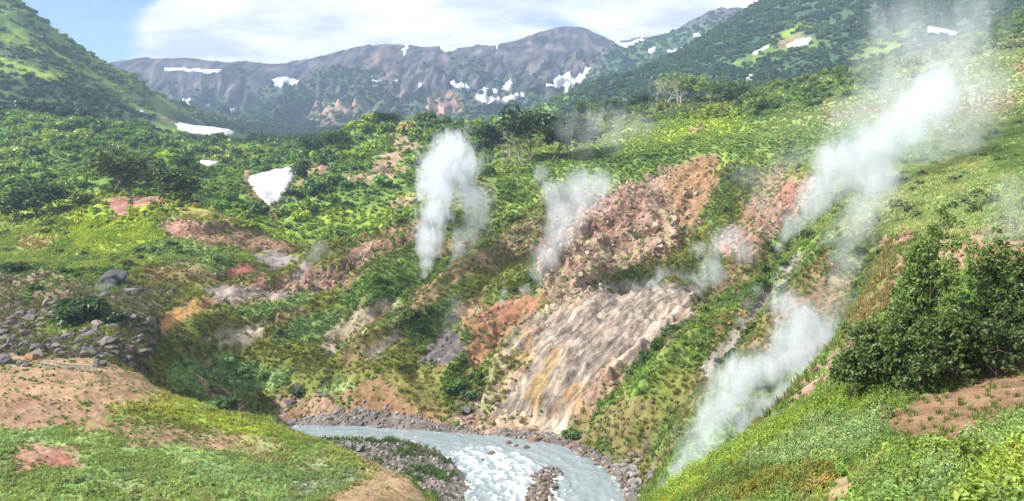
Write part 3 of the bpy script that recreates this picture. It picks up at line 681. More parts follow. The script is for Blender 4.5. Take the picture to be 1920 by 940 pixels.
# ------------------------------------------------------------------ materials
def new_mat(name):
    m = bpy.data.materials.new(name); m.use_nodes = True; m.node_tree.nodes.clear(); return m, m.node_tree.nodes, m.node_tree.links
def ground_material():
    m, N, L = new_mat('ground_cover')
    out = N.new('ShaderNodeOutputMaterial'); b = N.new('ShaderNodeBsdfPrincipled'); L.new(b.outputs[0], out.inputs[0])
    b.inputs['Roughness'].default_value = 0.95; b.inputs['Specular IOR Level'].default_value = 0.15
    at_ = N.new('ShaderNodeAttribute'); at_.attribute_name = 'cover'
    geo = N.new('ShaderNodeNewGeometry')
    def nz(scale, detail, rough=.6):
        t = N.new('ShaderNodeTexNoise'); t.inputs['Scale'].default_value = scale; t.inputs['Detail'].default_value = detail; t.inputs['Roughness'].default_value = rough
        L.new(geo.outputs['Position'], t.inputs['Vector']); return t
    n1 = nz(1.1, 8, .7); n2 = nz(0.09, 8, .65)
    def mr(n, a, bb, lo, hi):
        r = N.new('ShaderNodeMapRange'); r.inputs['From Min'].default_value = a; r.inputs['From Max'].default_value = bb; r.inputs['To Min'].default_value = lo; r.inputs['To Max'].default_value = hi
        L.new(n.outputs['Fac'], r.inputs['Value']); return r
    r1 = mr(n1, .3, .7, .62, 1.36); r2 = mr(n2, .3, .7, .75, 1.25)
    mu = N.new('ShaderNodeMath'); mu.operation = 'MULTIPLY'; L.new(r1.outputs[0], mu.inputs[0]); L.new(r2.outputs[0], mu.inputs[1])
    vm = N.new('ShaderNodeVectorMath'); vm.operation = 'SCALE'; L.new(at_.outputs['Color'], vm.inputs[0]); L.new(mu.outputs[0], vm.inputs['Scale'])
    L.new(vm.outputs[0], b.inputs['Base Color'])
    bp = N.new('ShaderNodeBump'); bp.inputs['Strength'].default_value = .55; bp.inputs['Distance'].default_value = .35
    L.new(n1.outputs['Fac'], bp.inputs['Height']); 
    bp2 = N.new('ShaderNodeBump'); bp2.inputs['Strength'].default_value = .5; bp2.inputs['Distance'].default_value = 3.0
    L.new(n2.outputs['Fac'], bp2.inputs['Height']); L.new(bp.outputs[0], bp2.inputs['Normal']); L.new(bp2.outputs[0], b.inputs['Normal'])
    return m
M_GROUND = ground_material()

# ------------------------------------------------------------------ terrain objects
dxu = np.gradient(np.stack([X, Y, Z], -1), axis=1); dxv = np.gradient(np.stack([X, Y, Z], -1), axis=0)
NRM = np.cross(dxu, dxv); NRM /= np.linalg.norm(NRM, axis=-1)[..., None]
QI, QJ = np.meshgrid(np.arange(NV - 1), np.arange(NU - 1), indexing='ij')
def q4(A): return A[:-1, :-1]
qd, qpx, qpy, qx, qz = q4(DD), q4(PX), q4(PY), q4(X), q4(Z)
region = np.zeros(qd.shape, int)
region[:] = 3                                                       # valley hills
region[(qd > 1290)] = 0
region[(qd > 505) & (qd <= 1290) & (qpx < 640)] = 1
region[(qd > 505) & (qd <= 1900) & (qpx > 1035)] = 2
region[(qd > 111) & (qd <= 260) & (qpx > 560)] = 4
region[(qd > 140) & (qd <= 505) & (qpx > 930) & (region != 4)] = 4
region[(qd > 66) & (qd <= 140) & (qpx > 1170)] = 4
region[(q4(wallw) > 0.5)] = 5
region[(qd <= 111) & (qpx < 1000)] = 6
region[(qd <= 66) & (qpx >= 1000)] = 7
region[(qd <= 140) & (q4(sd) > -14) & (qz < -38)] = 8
REG = ['mountain_range', 'left_mountainside', 'right_mountain', 'valley_hills', 'right_hillside', 'sinter_slope', 'foreground_mound', 'foreground_shoulder', 'riverbed']
REG_LABEL = ['purple-brown rocky mountain range with snow patches closing the valley', 'steep green mountainside rising on the left', 'dark green mountain with snow streaks on the right',
 'brush covered valley hills in the middle distance', 'mossy geothermal hillside with bare earth scars on the right', 'grey streaked mineral slope running down to the river', 'grassy mound with bare earth in the left foreground',
 'plant covered shoulder in the right foreground', 'gravel bed and bars of the river']
def grid_faces(mask):
    i, j = np.nonzero(mask)
    return np.stack([i * NU + j, i * NU + j + 1, (i + 1) * NU + j + 1, (i + 1) * NU + j], -1)
def mesh_from(name, V, F, mat, smooth=True):
    me = bpy.data.meshes.new(name)
    V = np.asarray(V, np.float32); F = np.asarray(F, np.int32); k = F.shape[1]
    me.vertices.add(len(V)); me.vertices.foreach_set('co', V.ravel())
    me.loops.add(F.size); me.loops.foreach_set('vertex_index', F.ravel())
    me.polygons.add(len(F)); me.polygons.foreach_set('loop_start', np.arange(0, F.size, k, dtype=np.int32))
    try: me.polygons.foreach_set('loop_total', np.full(len(F), k, np.int32))
    except Exception: pass
    me.update(calc_edges=True)
    me.polygons.foreach_set('use_smooth', np.full(len(F), smooth, bool))
    if mat: me.materials.append(mat)
    return me
def color_attr(me, name, C):
    a = me.attributes.new(name, 'FLOAT_COLOR', 'POINT'); C4 = np.ones((len(C), 4), np.float32); C4[:, :3] = C; a.data.foreach_set('color', C4.ravel())
def link(name, me, parent=None, label=None, cat=None, group=None, kind=None):
    o = bpy.data.objects.new(name, me); COL.objects.link(o)
    if parent: o.parent = parent
    tag(o, label, cat, group, kind); return o
def tag(o, label=None, cat=None, group=None, kind=None):
    if label: o['label'] = label
    if cat: o['category'] = cat
    if group: o['group'] = group
    if kind: o['kind'] = kind
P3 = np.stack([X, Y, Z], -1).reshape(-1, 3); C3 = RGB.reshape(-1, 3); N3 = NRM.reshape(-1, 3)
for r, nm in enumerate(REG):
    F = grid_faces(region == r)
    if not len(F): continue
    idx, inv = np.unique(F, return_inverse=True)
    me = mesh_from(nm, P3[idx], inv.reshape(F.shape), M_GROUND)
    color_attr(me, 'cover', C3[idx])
    me.normals_split_custom_set_from_vertices(N3[idx].tolist())
    link(nm, me, label=REG_LABEL[r], cat='terrain', kind='structure')

# ground going on beyond both sides of the view and behind the standpoint
def flank(name, j, sgn, label):
    r = np.nonzero(DD[:, 0] < 420)[0]; offs = np.array([0, 1.2, 3, 6, 10, 16, 24, 34, 48, 66.0])
    xe, ye, ze = X[r, j], Y[r, j], Z[r, j]
    GX = xe[:, None] + sgn * offs[None]; GY = np.repeat(ye[:, None], len(offs), 1)
    GZ = ze[:, None] + (fbm(GX / 9, GY / 9, 4, seed=110) - fbm(xe / 9, ye / 9, 4, seed=110)[:, None]) * 1.2 + (offs[None] * .07 if sgn > 0 else 0)
    C = np.repeat(RGB[r, j][:, None], len(offs), 1) * (1 + .3 * fbm(GX / 4, GY / 4, 4, seed=111))[..., None]
    n_ = len(offs); i, k = np.meshgrid(np.arange(len(r) - 1), np.arange(n_ - 1), indexing='ij'); F = np.stack([i * n_ + k, i * n_ + k + 1, (i + 1) * n_ + k + 1, (i + 1) * n_ + k], -1).reshape(-1, 4)
    if sgn < 0: F = F[:, ::-1]
    me = mesh_from(name, np.stack([GX, GY, GZ], -1).reshape(-1, 3), F, M_GROUND); color_attr(me, 'cover', C.reshape(-1, 3)); link(name, me, label=label, cat='terrain', kind='structure')
flank('left_ground', 0, -1, 'green ground going on beyond the left of the view')
flank('right_ground', NU - 1, 1, 'green ground going on beyond the right of the view')
def rear():
    xs = np.concatenate([X[0, 0] - np.array([66, 48, 34, 24, 16, 10, 6, 3, 1.2]), X[0, ::20], X[0, -1] + np.array([1.2, 3, 6, 10, 16, 24, 34, 48, 66])]); ys = np.array([4, 2.5, 1, -1, -4, -8, -14, -22, -30])
    GX, GY = np.meshgrid(xs, ys); z0 = np.interp(xs, X[0], Z[0]) + np.where(xs > X[0, -1], (xs - X[0, -1]) * .07, 0); GZ = z0[None] + .06 * (4 - GY) + fbm(GX / 7, GY / 7, 4, seed=112) * .5 * sstep(4, 0, GY) - .02
    C = np.array([.14, .20, .05]) * (1 + .4 * fbm(GX / 4, GY / 4, 4, seed=113))[..., None]
    n_ = len(xs); i, k = np.meshgrid(np.arange(len(ys) - 1), np.arange(n_ - 1), indexing='ij'); F = np.stack([(i + 1) * n_ + k, (i + 1) * n_ + k + 1, i * n_ + k + 1, i * n_ + k], -1).reshape(-1, 4)
    me = mesh_from('rear_ground', np.stack([GX, GY, GZ], -1).reshape(-1, 3), F, M_GROUND); color_attr(me, 'cover', C.reshape(-1, 3)); link('rear_ground', me, label='green ground at and behind the standpoint', cat='terrain', kind='structure')
rear()
#@@NEXT
# ------------------------------------------------------------------ more materials
def noise_node(N, L, src, scale, detail=5, rough=.6):
    t = N.new('ShaderNodeTexNoise'); t.inputs['Scale'].default_value = scale; t.inputs['Detail'].default_value = detail; t.inputs['Roughness'].default_value = rough
    L.new(src, t.inputs['Vector']); return t.outputs['Fac']
def map_range(N, L, src, a, b, lo, hi, smooth=False):
    r = N.new('ShaderNodeMapRange'); r.inputs['From Min'].default_value = a; r.inputs['From Max'].default_value = b
    r.inputs['To Min'].default_value = lo; r.inputs['To Max'].default_value = hi
    if smooth: r.interpolation_type = 'SMOOTHSTEP'
    L.new(src, r.inputs['Value']); return r.outputs[0]
def leaf_material(name, color=None, transl=0.3):
    """leaves: colour from the instance, the object colour or a constant, varied leaf by leaf; light passes through"""
    m, N, L = new_mat(name)
    out = N.new('ShaderNodeOutputMaterial')
    if color == 'instance':
        a = N.new('ShaderNodeAttribute'); a.attribute_type = 'INSTANCER'; a.attribute_name = 'pcol'; c = a.outputs['Color']
    else:
        a = N.new('ShaderNodeObjectInfo'); c = a.outputs['Color']
    sh = N.new('ShaderNodeAttribute'); sh.attribute_name = 'leaf'
    k = map_range(N, L, sh.outputs['Fac'], 0, 1, .6, 1.5)
    vm = N.new('ShaderNodeVectorMath'); vm.operation = 'SCALE'; L.new(c, vm.inputs[0]); L.new(k, vm.inputs['Scale'])
    b = N.new('ShaderNodeBsdfPrincipled'); b.inputs['Roughness'].default_value = .45; b.inputs['Specular IOR Level'].default_value = .1 if color == 'instance' else .35
    L.new(vm.outputs[0], b.inputs['Base Color'])
    t = N.new('ShaderNodeBsdfTranslucent'); tv = N.new('ShaderNodeVectorMath'); tv.operation = 'MULTIPLY'; tv.inputs[1].default_value = (1.2, 1.25, .6); L.new(vm.outputs[0], tv.inputs[0]); L.new(tv.outputs[0], t.inputs['Color'])
    mx = N.new('ShaderNodeMixShader'); mx.inputs[0].default_value = transl; L.new(b.outputs[0], mx.inputs[1]); L.new(t.outputs[0], mx.inputs[2]); L.new(mx.outputs[0], out.inputs[0])
    return m
M_LEAF_I = leaf_material('plant_leaves', 'instance'); M_LEAF_O = leaf_material('tree_leaves')
def rock_material(name, spread=.4, scale=1.0):
    m, N, L = new_mat(name); out = N.new('ShaderNodeOutputMaterial'); b = N.new('ShaderNodeBsdfPrincipled'); L.new(b.outputs[0], out.inputs[0])
    b.inputs['Roughness'].default_value = .85
    oi = N.new('ShaderNodeObjectInfo'); tc = N.new('ShaderNodeTexCoord'); 
    ad = N.new('ShaderNodeVectorMath'); ad.operation = 'ADD'; L.new(tc.outputs['Object'], ad.inputs[0]); L.new(oi.outputs['Location'], ad.inputs[1])
    n = noise_node(N, L, ad.outputs[0], 2.2 * scale, 8, .7); n2 = noise_node(N, L, ad.outputs[0], 0.9 * scale, 4)
    k = map_range(N, L, n, .3, .7, 1 - spread, 1 + spread); vm = N.new('ShaderNodeVectorMath'); vm.operation = 'SCALE'; L.new(oi.outputs['Color'], vm.inputs[0]); L.new(k, vm.inputs['Scale'])
    mx = N.new('ShaderNodeMix'); mx.data_type = 'RGBA'; L.new(map_range(N, L, n2, .55, .68, 0, .55), mx.inputs['Factor']); L.new(vm.outputs[0], mx.inputs['A']); mx.inputs['B'].default_value = (.13, .13, .07, 1)
    L.new(mx.outputs['Result'], b.inputs['Base Color'])
    bp = N.new('ShaderNodeBump'); bp.inputs['Strength'].default_value = .7; bp.inputs['Distance'].default_value = .15; L.new(n, bp.inputs['Height']); L.new(bp.outputs[0], b.inputs['Normal'])
    return m
M_ROCK = rock_material('weathered_rock')
def simple_material(name, color, rough=.8, spread=.25, scale=3.0, stretch=(1, 1, 1), bump=.3):
    m, N, L = new_mat(name); out = N.new('ShaderNodeOutputMaterial'); b = N.new('ShaderNodeBsdfPrincipled'); L.new(b.outputs[0], out.inputs[0])
    b.inputs['Roughness'].default_value = rough
    geo = N.new('ShaderNodeNewGeometry'); mp = N.new('ShaderNodeMapping'); mp.inputs['Scale'].default_value = stretch; L.new(geo.outputs['Position'], mp.inputs[0])
    n = noise_node(N, L, mp.outputs[0], scale, 6); k = map_range(N, L, n, .3, .7, 1 - spread, 1 + spread)
    vm = N.new('ShaderNodeVectorMath'); vm.operation = 'SCALE'; vm.inputs[0].default_value = color; L.new(k, vm.inputs['Scale']); L.new(vm.outputs[0], b.inputs['Base Color'])
    bp = N.new('ShaderNodeBump'); bp.inputs['Strength'].default_value = bump; bp.inputs['Distance'].default_value = .1; L.new(n, bp.inputs['Height']); L.new(bp.outputs[0], b.inputs['Normal'])
    return m
M_BARK_PALE = simple_material('pale_birch_bark', (.34, .31, .27), .9, .35, 4)
M_BARK = simple_material('grey_brown_bark', (.12, .095, .075), .9, .35, 6)
M_WOOD = simple_material('weathered_grey_wood', (.30, .265, .23), .85, .3, 5, (1, 1, 4))
M_SNOW = simple_material('old_snow', (.42, .43, .445), .75, .34, .22, (1, 1, .4), bump=1.0)

# ------------------------------------------------------------------ river
def build_river():
    step = .3
    gx = np.arange(-62, 32, step); gy = np.arange(84, 151, step)
    GX, GY = np.meshgrid(gx, gy); w = fbm(GX * .35, GY * .35, 3, seed=5) * .9
    s = poly_sdf(CHANNEL, GX, GY) + w
    line = river_poly([(420,803),(560,808),(700,812),(800,822),(880,838),(950,865),(1010,900),(1020,950),(1010,1050)])
    best = np.full(GX.shape, 1e9); al = np.zeros(GX.shape); lat = np.zeros(GX.shape); acc = 0
    for (a, b) in zip(line[:-1], line[1:]):
        ex, ey = b[0] - a[0], b[1] - a[1]; ln = math.hypot(ex, ey)
        t = np.clip(((GX - a[0]) * ex + (GY - a[1]) * ey) / ln ** 2, 0, 1); dx = GX - a[0] - ex * t; dy = GY - a[1] - ey * t; dd = np.hypot(dx, dy); c = dd < best
        al = np.where(c, acc + t * ln, al); lat = np.where(c, (dx * ey - dy * ex) / ln, lat); best = np.minimum(best, dd); acc += ln
    rough = .42 + .58 * sstep(38, 48, al) * (1 - .55 * sstep(74, 80, al))
    rough *= .45 + .75 * sstep(-7, -1, lat - 1) * 1.0 - .35 * sstep(3, 8, lat)
    f = fbm(al / 4.6, lat / 1.3, 4, .65, seed=81); g = fbm(al / 1.5, lat / .6, 4, .65, seed=82); r = ridged(al / 3.4, lat / 1.6, 4, .6, seed=83)
    z = WATER_Z + rough * (f * .55 + g * .28 + r * .16) + .03 * g
    foam = .9 * sstep(.12, 1.15, rough * (f * .9 + g * 1.1 + r * .35) + rough * .34 - .05) + .25 * sstep(1.4, .2, s) * sstep(-.1, .3, g)
    keep = (s > -2.0)
    V = np.stack([GX, GY, z], -1).reshape(-1, 3); n2 = len(gx)
    kq = keep[:-1, :-1] & keep[1:, 1:]; i, j = np.nonzero(kq); F = np.stack([i * n2 + j, i * n2 + j + 1, (i + 1) * n2 + j + 1, (i + 1) * n2 + j], -1)
    idx, inv = np.unique(F, return_inverse=True)
    m, N, L = new_mat('milky_river_water'); out = N.new('ShaderNodeOutputMaterial'); b = N.new('ShaderNodeBsdfPrincipled'); L.new(b.outputs[0], out.inputs[0])
    at_ = N.new('ShaderNodeAttribute'); at_.attribute_name = 'foam'; geo = N.new('ShaderNodeNewGeometry')
    n = noise_node(N, L, geo.outputs['Position'], 1.9, 8, .75)
    ad = N.new('ShaderNodeMath'); ad.operation = 'MULTIPLY_ADD'; L.new(map_range(N, L, n, .3, .7, -.5, .5), ad.inputs[0]); ad.inputs[1].default_value = 1.0; L.new(at_.outputs['Fac'], ad.inputs[2])
    fo = map_range(N, L, ad.outputs[0], .15, .85, 0, 1, True)
    mx = N.new('ShaderNodeMix'); mx.data_type = 'RGBA'; L.new(fo, mx.inputs['Factor']); mx.inputs['A'].default_value = (.195, .240, .255, 1); mx.inputs['B'].default_value = (.62, .66, .68, 1)
    L.new(mx.outputs['Result'], b.inputs['Base Color']); L.new(map_range(N, L, fo, 0, 1, .14, .75), b.inputs['Roughness'])
    bp = N.new('ShaderNodeBump'); bp.inputs['Strength'].default_value = .5; bp.inputs['Distance'].default_value = .25; L.new(n, bp.inputs['Height']); L.new(bp.outputs[0], b.inputs['Normal'])
    me = mesh_from('river', V[idx], inv.reshape(F.shape), m)
    a = me.attributes.new('foam', 'FLOAT', 'POINT'); a.data.foreach_set('value', np.clip(foam, 0, 1).ravel()[idx].astype(np.float32))
    link('river', me, label='milky grey-blue river with white rapids', cat='river', kind='structure')
build_river()

# ------------------------------------------------------------------ snow patches
SNOW = [
 ('large grey-white snowfield filling the valley floor below the left mountain', [(310,248),(333,246),(330,234),(345,230),(400,236),(432,241),(442,250),(425,263),(390,268),(350,263),(318,256)], 620, 1300, 2.2),
 ('bright wedge shaped snow patch in the gully between the brush hills', [(462,342),(468,331),(500,320),(563,312),(556,326),(545,350),(533,380),(505,389),(485,370)], 240, 450, 1.0),
 ('small white snow patch behind the shrubs left of the snow wedge', [(372,303),(412,305),(402,319),(378,319)], 290, 480, 1.0),
 ('thin snow strip on the valley floor right of the lone tree', [(462,272),(502,269),(502,277),(468,277)], 480, 1300, 2.0),
 ('narrow snow streak in a gully on the left mountain', [(252,205),(262,204),(282,216),(268,222)], 480, 1300, 2.0),
 ('long thin snow cornice along the rim of the left cliff', [(265,128),(330,126),(425,131),(428,138),(360,137),(290,133)], 1500, 2250, 4),
 ('snow patch on the shelf at the right end of the left cliff', [(506,150),(530,143),(570,151),(545,164),(515,165)], 1290, 2250, 4),
 ('small snow patch at the foot of the left cliff, leftmost', [(338,189),(366,185),(358,202),(345,199)], 1290, 2250, 4),
 ('small snow patch at the foot of the left cliff, second from the left', [(380,190),(402,184),(396,204),(386,207)], 1290, 2250, 4),
 ('slanted snow patch at the foot of the left cliff, third from the left', [(424,208),(448,195),(446,209),(432,216)], 1290, 2250, 4),
 ('upright snow sliver below the left summit of the massif', [(752,92),(768,85),(766,100),(757,110)], 1290, 2250, 4),
 ('tiny snow dab on the massif, leftmost of the dotted row', [(694,148),(716,152),(716,157),(700,155)], 1290, 2250, 4),
 ('tiny snow dab on the massif, second of the dotted row', [(734,153),(752,153),(750,160),(738,160)], 1290, 2250, 4),
 ('tiny snow dab on the massif, third of the dotted row', [(768,157),(796,153),(794,161),(772,163)], 1290, 2250, 4),
 ('ragged snow band on the massif right of the dotted row', [(842,157),(868,157),(884,164),(882,172),(850,165)], 1290, 2250, 4),
 ('broad ragged snow patch in the middle of the massif', [(878,181),(905,178),(932,185),(965,176),(993,170),(994,178),(940,199),(908,197)], 1290, 2250, 4),
 ('flat snow block above the broad massif snow patch', [(903,167),(934,165),(936,174),(904,175)], 1290, 2250, 4),
 ('crooked snow patch above the right end of the broad massif snow patch', [(940,158),(957,146),(964,152),(958,171),(942,172)], 1290, 2250, 4),
 ('forked snow patch under the highest summit of the massif', [(1022,164),(1040,148),(1074,134),(1068,156),(1085,142),(1106,122),(1111,130),(1093,153),(1060,180),(1055,164)], 900, 2250, 4),
 ('thin snow strip on the skyline left of the summit', [(824,90),(860,89),(858,96),(832,98)], 1500, 2250, 4),
 ('narrow snow tooth on the skyline nearest the summit', [(925,82),(937,80),(933,96)], 1500, 2250, 4),
 ('snowy saddle between the massif and the right peak', [(1140,68),(1168,82),(1208,73),(1214,80),(1192,87),(1168,92),(1156,84)], 1500, 2250, 4),
 ('small snow patch high on the right peak', [(1298,66),(1312,62),(1326,78),(1306,80)], 1250, 2250, 3),
 ('small snow patch on the ridge left of the right peak, left one', [(1214,90),(1236,86),(1228,106),(1215,102)], 1100, 2250, 3),
 ('tapered snow patch on the ridge left of the right peak, right one', [(1242,94),(1292,89),(1264,106),(1248,110)], 1100, 2250, 3),
 ('slanted snow streak on the right mountain, lower one', [(1398,106),(1436,85),(1452,84),(1422,104)], 600, 1500, 2.5),
 ('slanted snow streak on the right mountain, upper one', [(1466,88),(1500,72),(1530,68),(1522,80),(1492,93)], 600, 1500, 2.5),
 ('large curved snow patch at the top right behind the steam', [(1724,47),(1760,52),(1802,62),(1797,75),(1765,71),(1740,62)], 560, 1500, 2.5),
 ('small snow patch low on the right mountain above the green trees', [(1394,146),(1412,137),(1417,148),(1402,155)], 560, 1500, 2.0),
]
def snow_patch(label, poly, dmin, dmax, thick):
    P = np.array(poly, float); c = P.mean(0)
    m = VIS & (DD > dmin) & (DD < dmax) & (PX > P[:, 0].min() - 12) & (PX < P[:, 0].max() + 12) & (PY > P[:, 1].min() - 12) & (PY < P[:, 1].max() + 12)
    s = np.full(X.shape, -99.0); s[m] = poly_sdf(P, PX[m] + _hf[m] * 4, PY[m] + _hf[m] * 3)
    # keep the side of the slope that faces the valley
    inside = s > 0
    for j_ in np.nonzero(inside.any(0))[0]:
        r_ = np.nonzero(inside[:, j_])[0]; g_ = np.diff(r_)
        for k_ in np.nonzero((g_ > 1) & (g_ < 22))[0]: inside[r_[k_]:r_[k_ + 1], j_] = True
    for _ in range(2):
        n_ = sum(np.roll(np.roll(inside, a_, 0), b_, 1).astype(np.int8) for a_ in (-1, 0, 1) for b_ in (-1, 0, 1)); inside = n_ >= 5
    q = inside[:-1, :-1] & inside[1:, 1:] & inside[1:, :-1] & inside[:-1, 1:]
    def largest(q):
        todo = set(zip(*map(list, np.nonzero(q)))); best = []
        while todo:
            st_ = [todo.pop()]; comp = []
            while st_:
                a_ = st_.pop(); comp.append(a_)
                for d_ in ((0, 1), (1, 0), (0, -1), (-1, 0)):
                    b_ = (a_[0] + d_[0], a_[1] + d_[1])
                    if b_ in todo: todo.discard(b_); st_.append(b_)
            if len(comp) > len(best): best = comp
        r_ = np.zeros_like(q)
        for a_ in best: r_[a_] = True
        return r_
    q = largest(q)
    if q.sum() < 3:
        s = s + 4; inside = s > 0; q = inside[:-1, :-1] & inside[1:, 1:] & inside[1:, :-1] & inside[:-1, 1:]
        q = largest(q)
        if not q.any(): return
    SNOWY[:-1, :-1] |= q; SNOWY[1:, 1:] |= q
    F = grid_faces(q); idx, inv = np.unique(F, return_inverse=True); F = inv.reshape(F.shape)
    base = P3[idx]; up = (thick * (.25 + .75 * sstep(0, 9, s.ravel()[idx])))[:, None] * np.array([0, -.25, 1.0])
    e = np.concatenate([F[:, [0, 1]], F[:, [1, 2]], F[:, [2, 3]], F[:, [3, 0]]]); 
    key = {}
    for a, b in e.tolist():
        if (b, a) in key: del key[(b, a)]
        else: key[(a, b)] = 1
    nb = len(idx); V = np.concatenate([base + up, base - np.array([0, 0, thick * .6])])
    W = np.array([(b, a, a + nb, b + nb) for (a, b) in key]) if key else np.zeros((0, 4), int)
    o0 = V.mean(0); me = mesh_from('snow_patch', V - o0, np.concatenate([F, W]), M_SNOW)
    o = link('snow_patch', me, label=label, cat='snow patch', group='old snow patches left on the mountains'); o.location = o0
P3 = np.stack([X, Y, Z], -1).reshape(-1, 3)
SNOWY = np.zeros(X.shape, bool); VIS = EG >= np.maximum.accumulate(EG, axis=0) - .003
for a in SNOW: snow_patch(*a)
VEG = np.where(SNOWY, 0, VEG)

# ------------------------------------------------------------------ plant building blocks
def leaf_quads(centers, normals, size, jitter=.8, aspect=1.6, rng=RNG):
    """one folded quad (two triangles) per leaf, facing roughly along its normal"""
    n = len(centers); nr = normals + rng.normal(size=(n, 3)) * jitter; nr /= np.linalg.norm(nr, axis=1)[:, None] + 1e-9
    t = np.cross(nr, rng.normal(size=(n, 3))); t /= np.linalg.norm(t, axis=1)[:, None] + 1e-9; b = np.cross(nr, t)
    sz = (size * rng.uniform(.6, 1.3, n))[:, None]
    p0 = centers - t * sz * .5 * aspect; p2 = centers + t * sz * .5 * aspect; p1 = centers + b * sz * .5 + nr * sz * .12; p3 = centers - b * sz * .5 + nr * sz * .12
    V = np.stack([p0, p1, p2, p3], 1).reshape(-1, 3); F = np.arange(4 * n).reshape(n, 4)
    return V, F, np.repeat(rng.uniform(0, 1, n), 4)
def crown_mesh(name, clumps, leaves, size, mat, rng=RNG, squash=.8, shell=.55, lift=.5):
    """leaf shells round clump centres: clumps = (x, y, z, radius)"""
    C = np.array(clumps); w = C[:, 3] ** 2; pick = rng.choice(len(C), leaves, p=w / w.sum())
    d = rng.normal(size=(leaves, 3)); d /= np.linalg.norm(d, axis=1)[:, None]; d[:, 2] = np.abs(d[:, 2]) * rng.choice([1, 1, 1, -1], leaves)
    r = C[pick, 3] * (shell + (1 - shell) * rng.uniform(0, 1, leaves) ** .5); pos = C[pick, :3] + d * r[:, None] * np.array([1, 1, squash])
    nr = d * .8 + np.array([0, 0, lift]); V, F, sh = leaf_quads(pos, nr, np.full(leaves, size), rng=rng)
    me = mesh_from(name, V, F, mat, smooth=False); a = me.attributes.new('leaf', 'FLOAT', 'POINT')
    tint = np.repeat(rng.uniform(0, 1, len(C))[pick], 4); a.data.foreach_set('value', (.55 * sh + .45 * tint).astype(np.float32)); return me
def tube(V, F, p, q, r0, r1, sides=6):
    p = np.array(p, float); q = np.array(q, float); ax = q - p; ax /= np.linalg.norm(ax) + 1e-9
    h = np.array([1, 0, 0]) if abs(ax[0]) < .8 else np.array([0, 1, 0]); a = np.cross(ax, h); a /= np.linalg.norm(a); b = np.cross(ax, a); k0 = len(V)
    for (c, r) in ((p, r0), (q, r1)):
        for i in range(sides):
            t = 2 * math.pi * i / sides; V.append(c + a * r * math.cos(t) + b * r * math.sin(t))
    for i in range(sides): j = (i + 1) % sides; F.append((k0 + i, k0 + j, k0 + sides + j, k0 + sides + i))
def limbs(V, F, p, d, length, r, depth, rng, tips, spread=.6, up=.25, kids=3, bend=.18):
    """recursive branching: bent tapered limb, then children; collects the tips"""
    segs = 3; q = np.array(p, float); d = np.array(d, float) / np.linalg.norm(d)
    for s in range(segs):
        nq = q + d * length / segs; r1 = r * (1 - .45 * (s + 1) / segs); tube(V, F, q, nq, r * (1 - .45 * s / segs), r1, 6 if r > .05 else 4); q = nq
        d = d + rng.normal(size=3) * bend + np.array([0, 0, up * .25]); d /= np.linalg.norm(d)
        if depth > 0 and s > 0:
            dd = d + rng.normal(size=3) * spread + np.array([0, 0, up]); limbs(V, F, q, dd, length * rng.uniform(.5, .75), r1 * .6, depth - 1, rng, tips, spread, up, kids, bend)
    if depth > 0:
        for k in range(kids - 1):
            dd = d + rng.normal(size=3) * spread + np.array([0, 0, up]); limbs(V, F, q, dd, length * rng.uniform(.55, .8), r * .5, depth - 1, rng, tips, spread, up, kids, bend)
    else: tips.append(q)
def make_tree(seed, height, stems=1, depth=3, leaves=1500, leaf=.3, clump=1.0, bark=M_BARK, spread=.6, lean=.15, first=.4, squash=.75, radius=None):
    """unit tree: returns trunk mesh, crown mesh (or None)"""
    rng = np.random.default_rng(seed); V, F, tips = [], [], []
    for s in range(stems):
        a = rng.uniform(0, 6.28); d = np.array([math.cos(a) * lean * (1 if stems == 1 else 2.2), math.sin(a) * lean * (1 if stems == 1 else 2.2), 1.0])
        limbs(V, F, (rng.normal() * .25 * (stems > 1), rng.normal() * .25 * (stems > 1), -.4), d, height * first, height * (.022 if stems == 1 else .014), depth, rng, tips, spread)
    tr = mesh_from('trunk', np.array(V), np.array(F), bark)
    T = np.array(tips); top = T[:, 2].max()
    # normalise to the asked height
    k = height / max(top + (clump * .5 if leaves else 0), .1); kx = k ** .6 if radius is None else radius / np.quantile(np.hypot(T[:, 0], T[:, 1]), .85); M = np.array([kx, kx, k]); co = np.array(V) * M; tr.vertices.foreach_set('co', co.astype(np.float32).ravel()); tr.update()
    T = T * M
    if not leaves: return tr, None
    cl = [(t[0], t[1], t[2], clump * rng.uniform(.55, 1.15)) for t in T if t[2] > height * .22]
    return tr, crown_mesh('crown', cl, leaves, leaf, M_LEAF_O, rng, squash)
def place_tree(name, meshes, loc, label, cat='tree', group=None, scale=1.0, rz=None, color=(.05, .1, .02), wide=1.0):
    r = bpy.data.objects.new(name, None); COL.objects.link(r); r.location = loc; r.rotation_euler[2] = random.uniform(0, 6.28) if rz is None else rz
    r.scale = (scale * wide, scale * wide, scale); tag(r, label, cat, group)
    link('trunk', meshes[0], r)
    if meshes[1]: c = link('crown', meshes[1], r); c.color = (*color, 1)
    return r

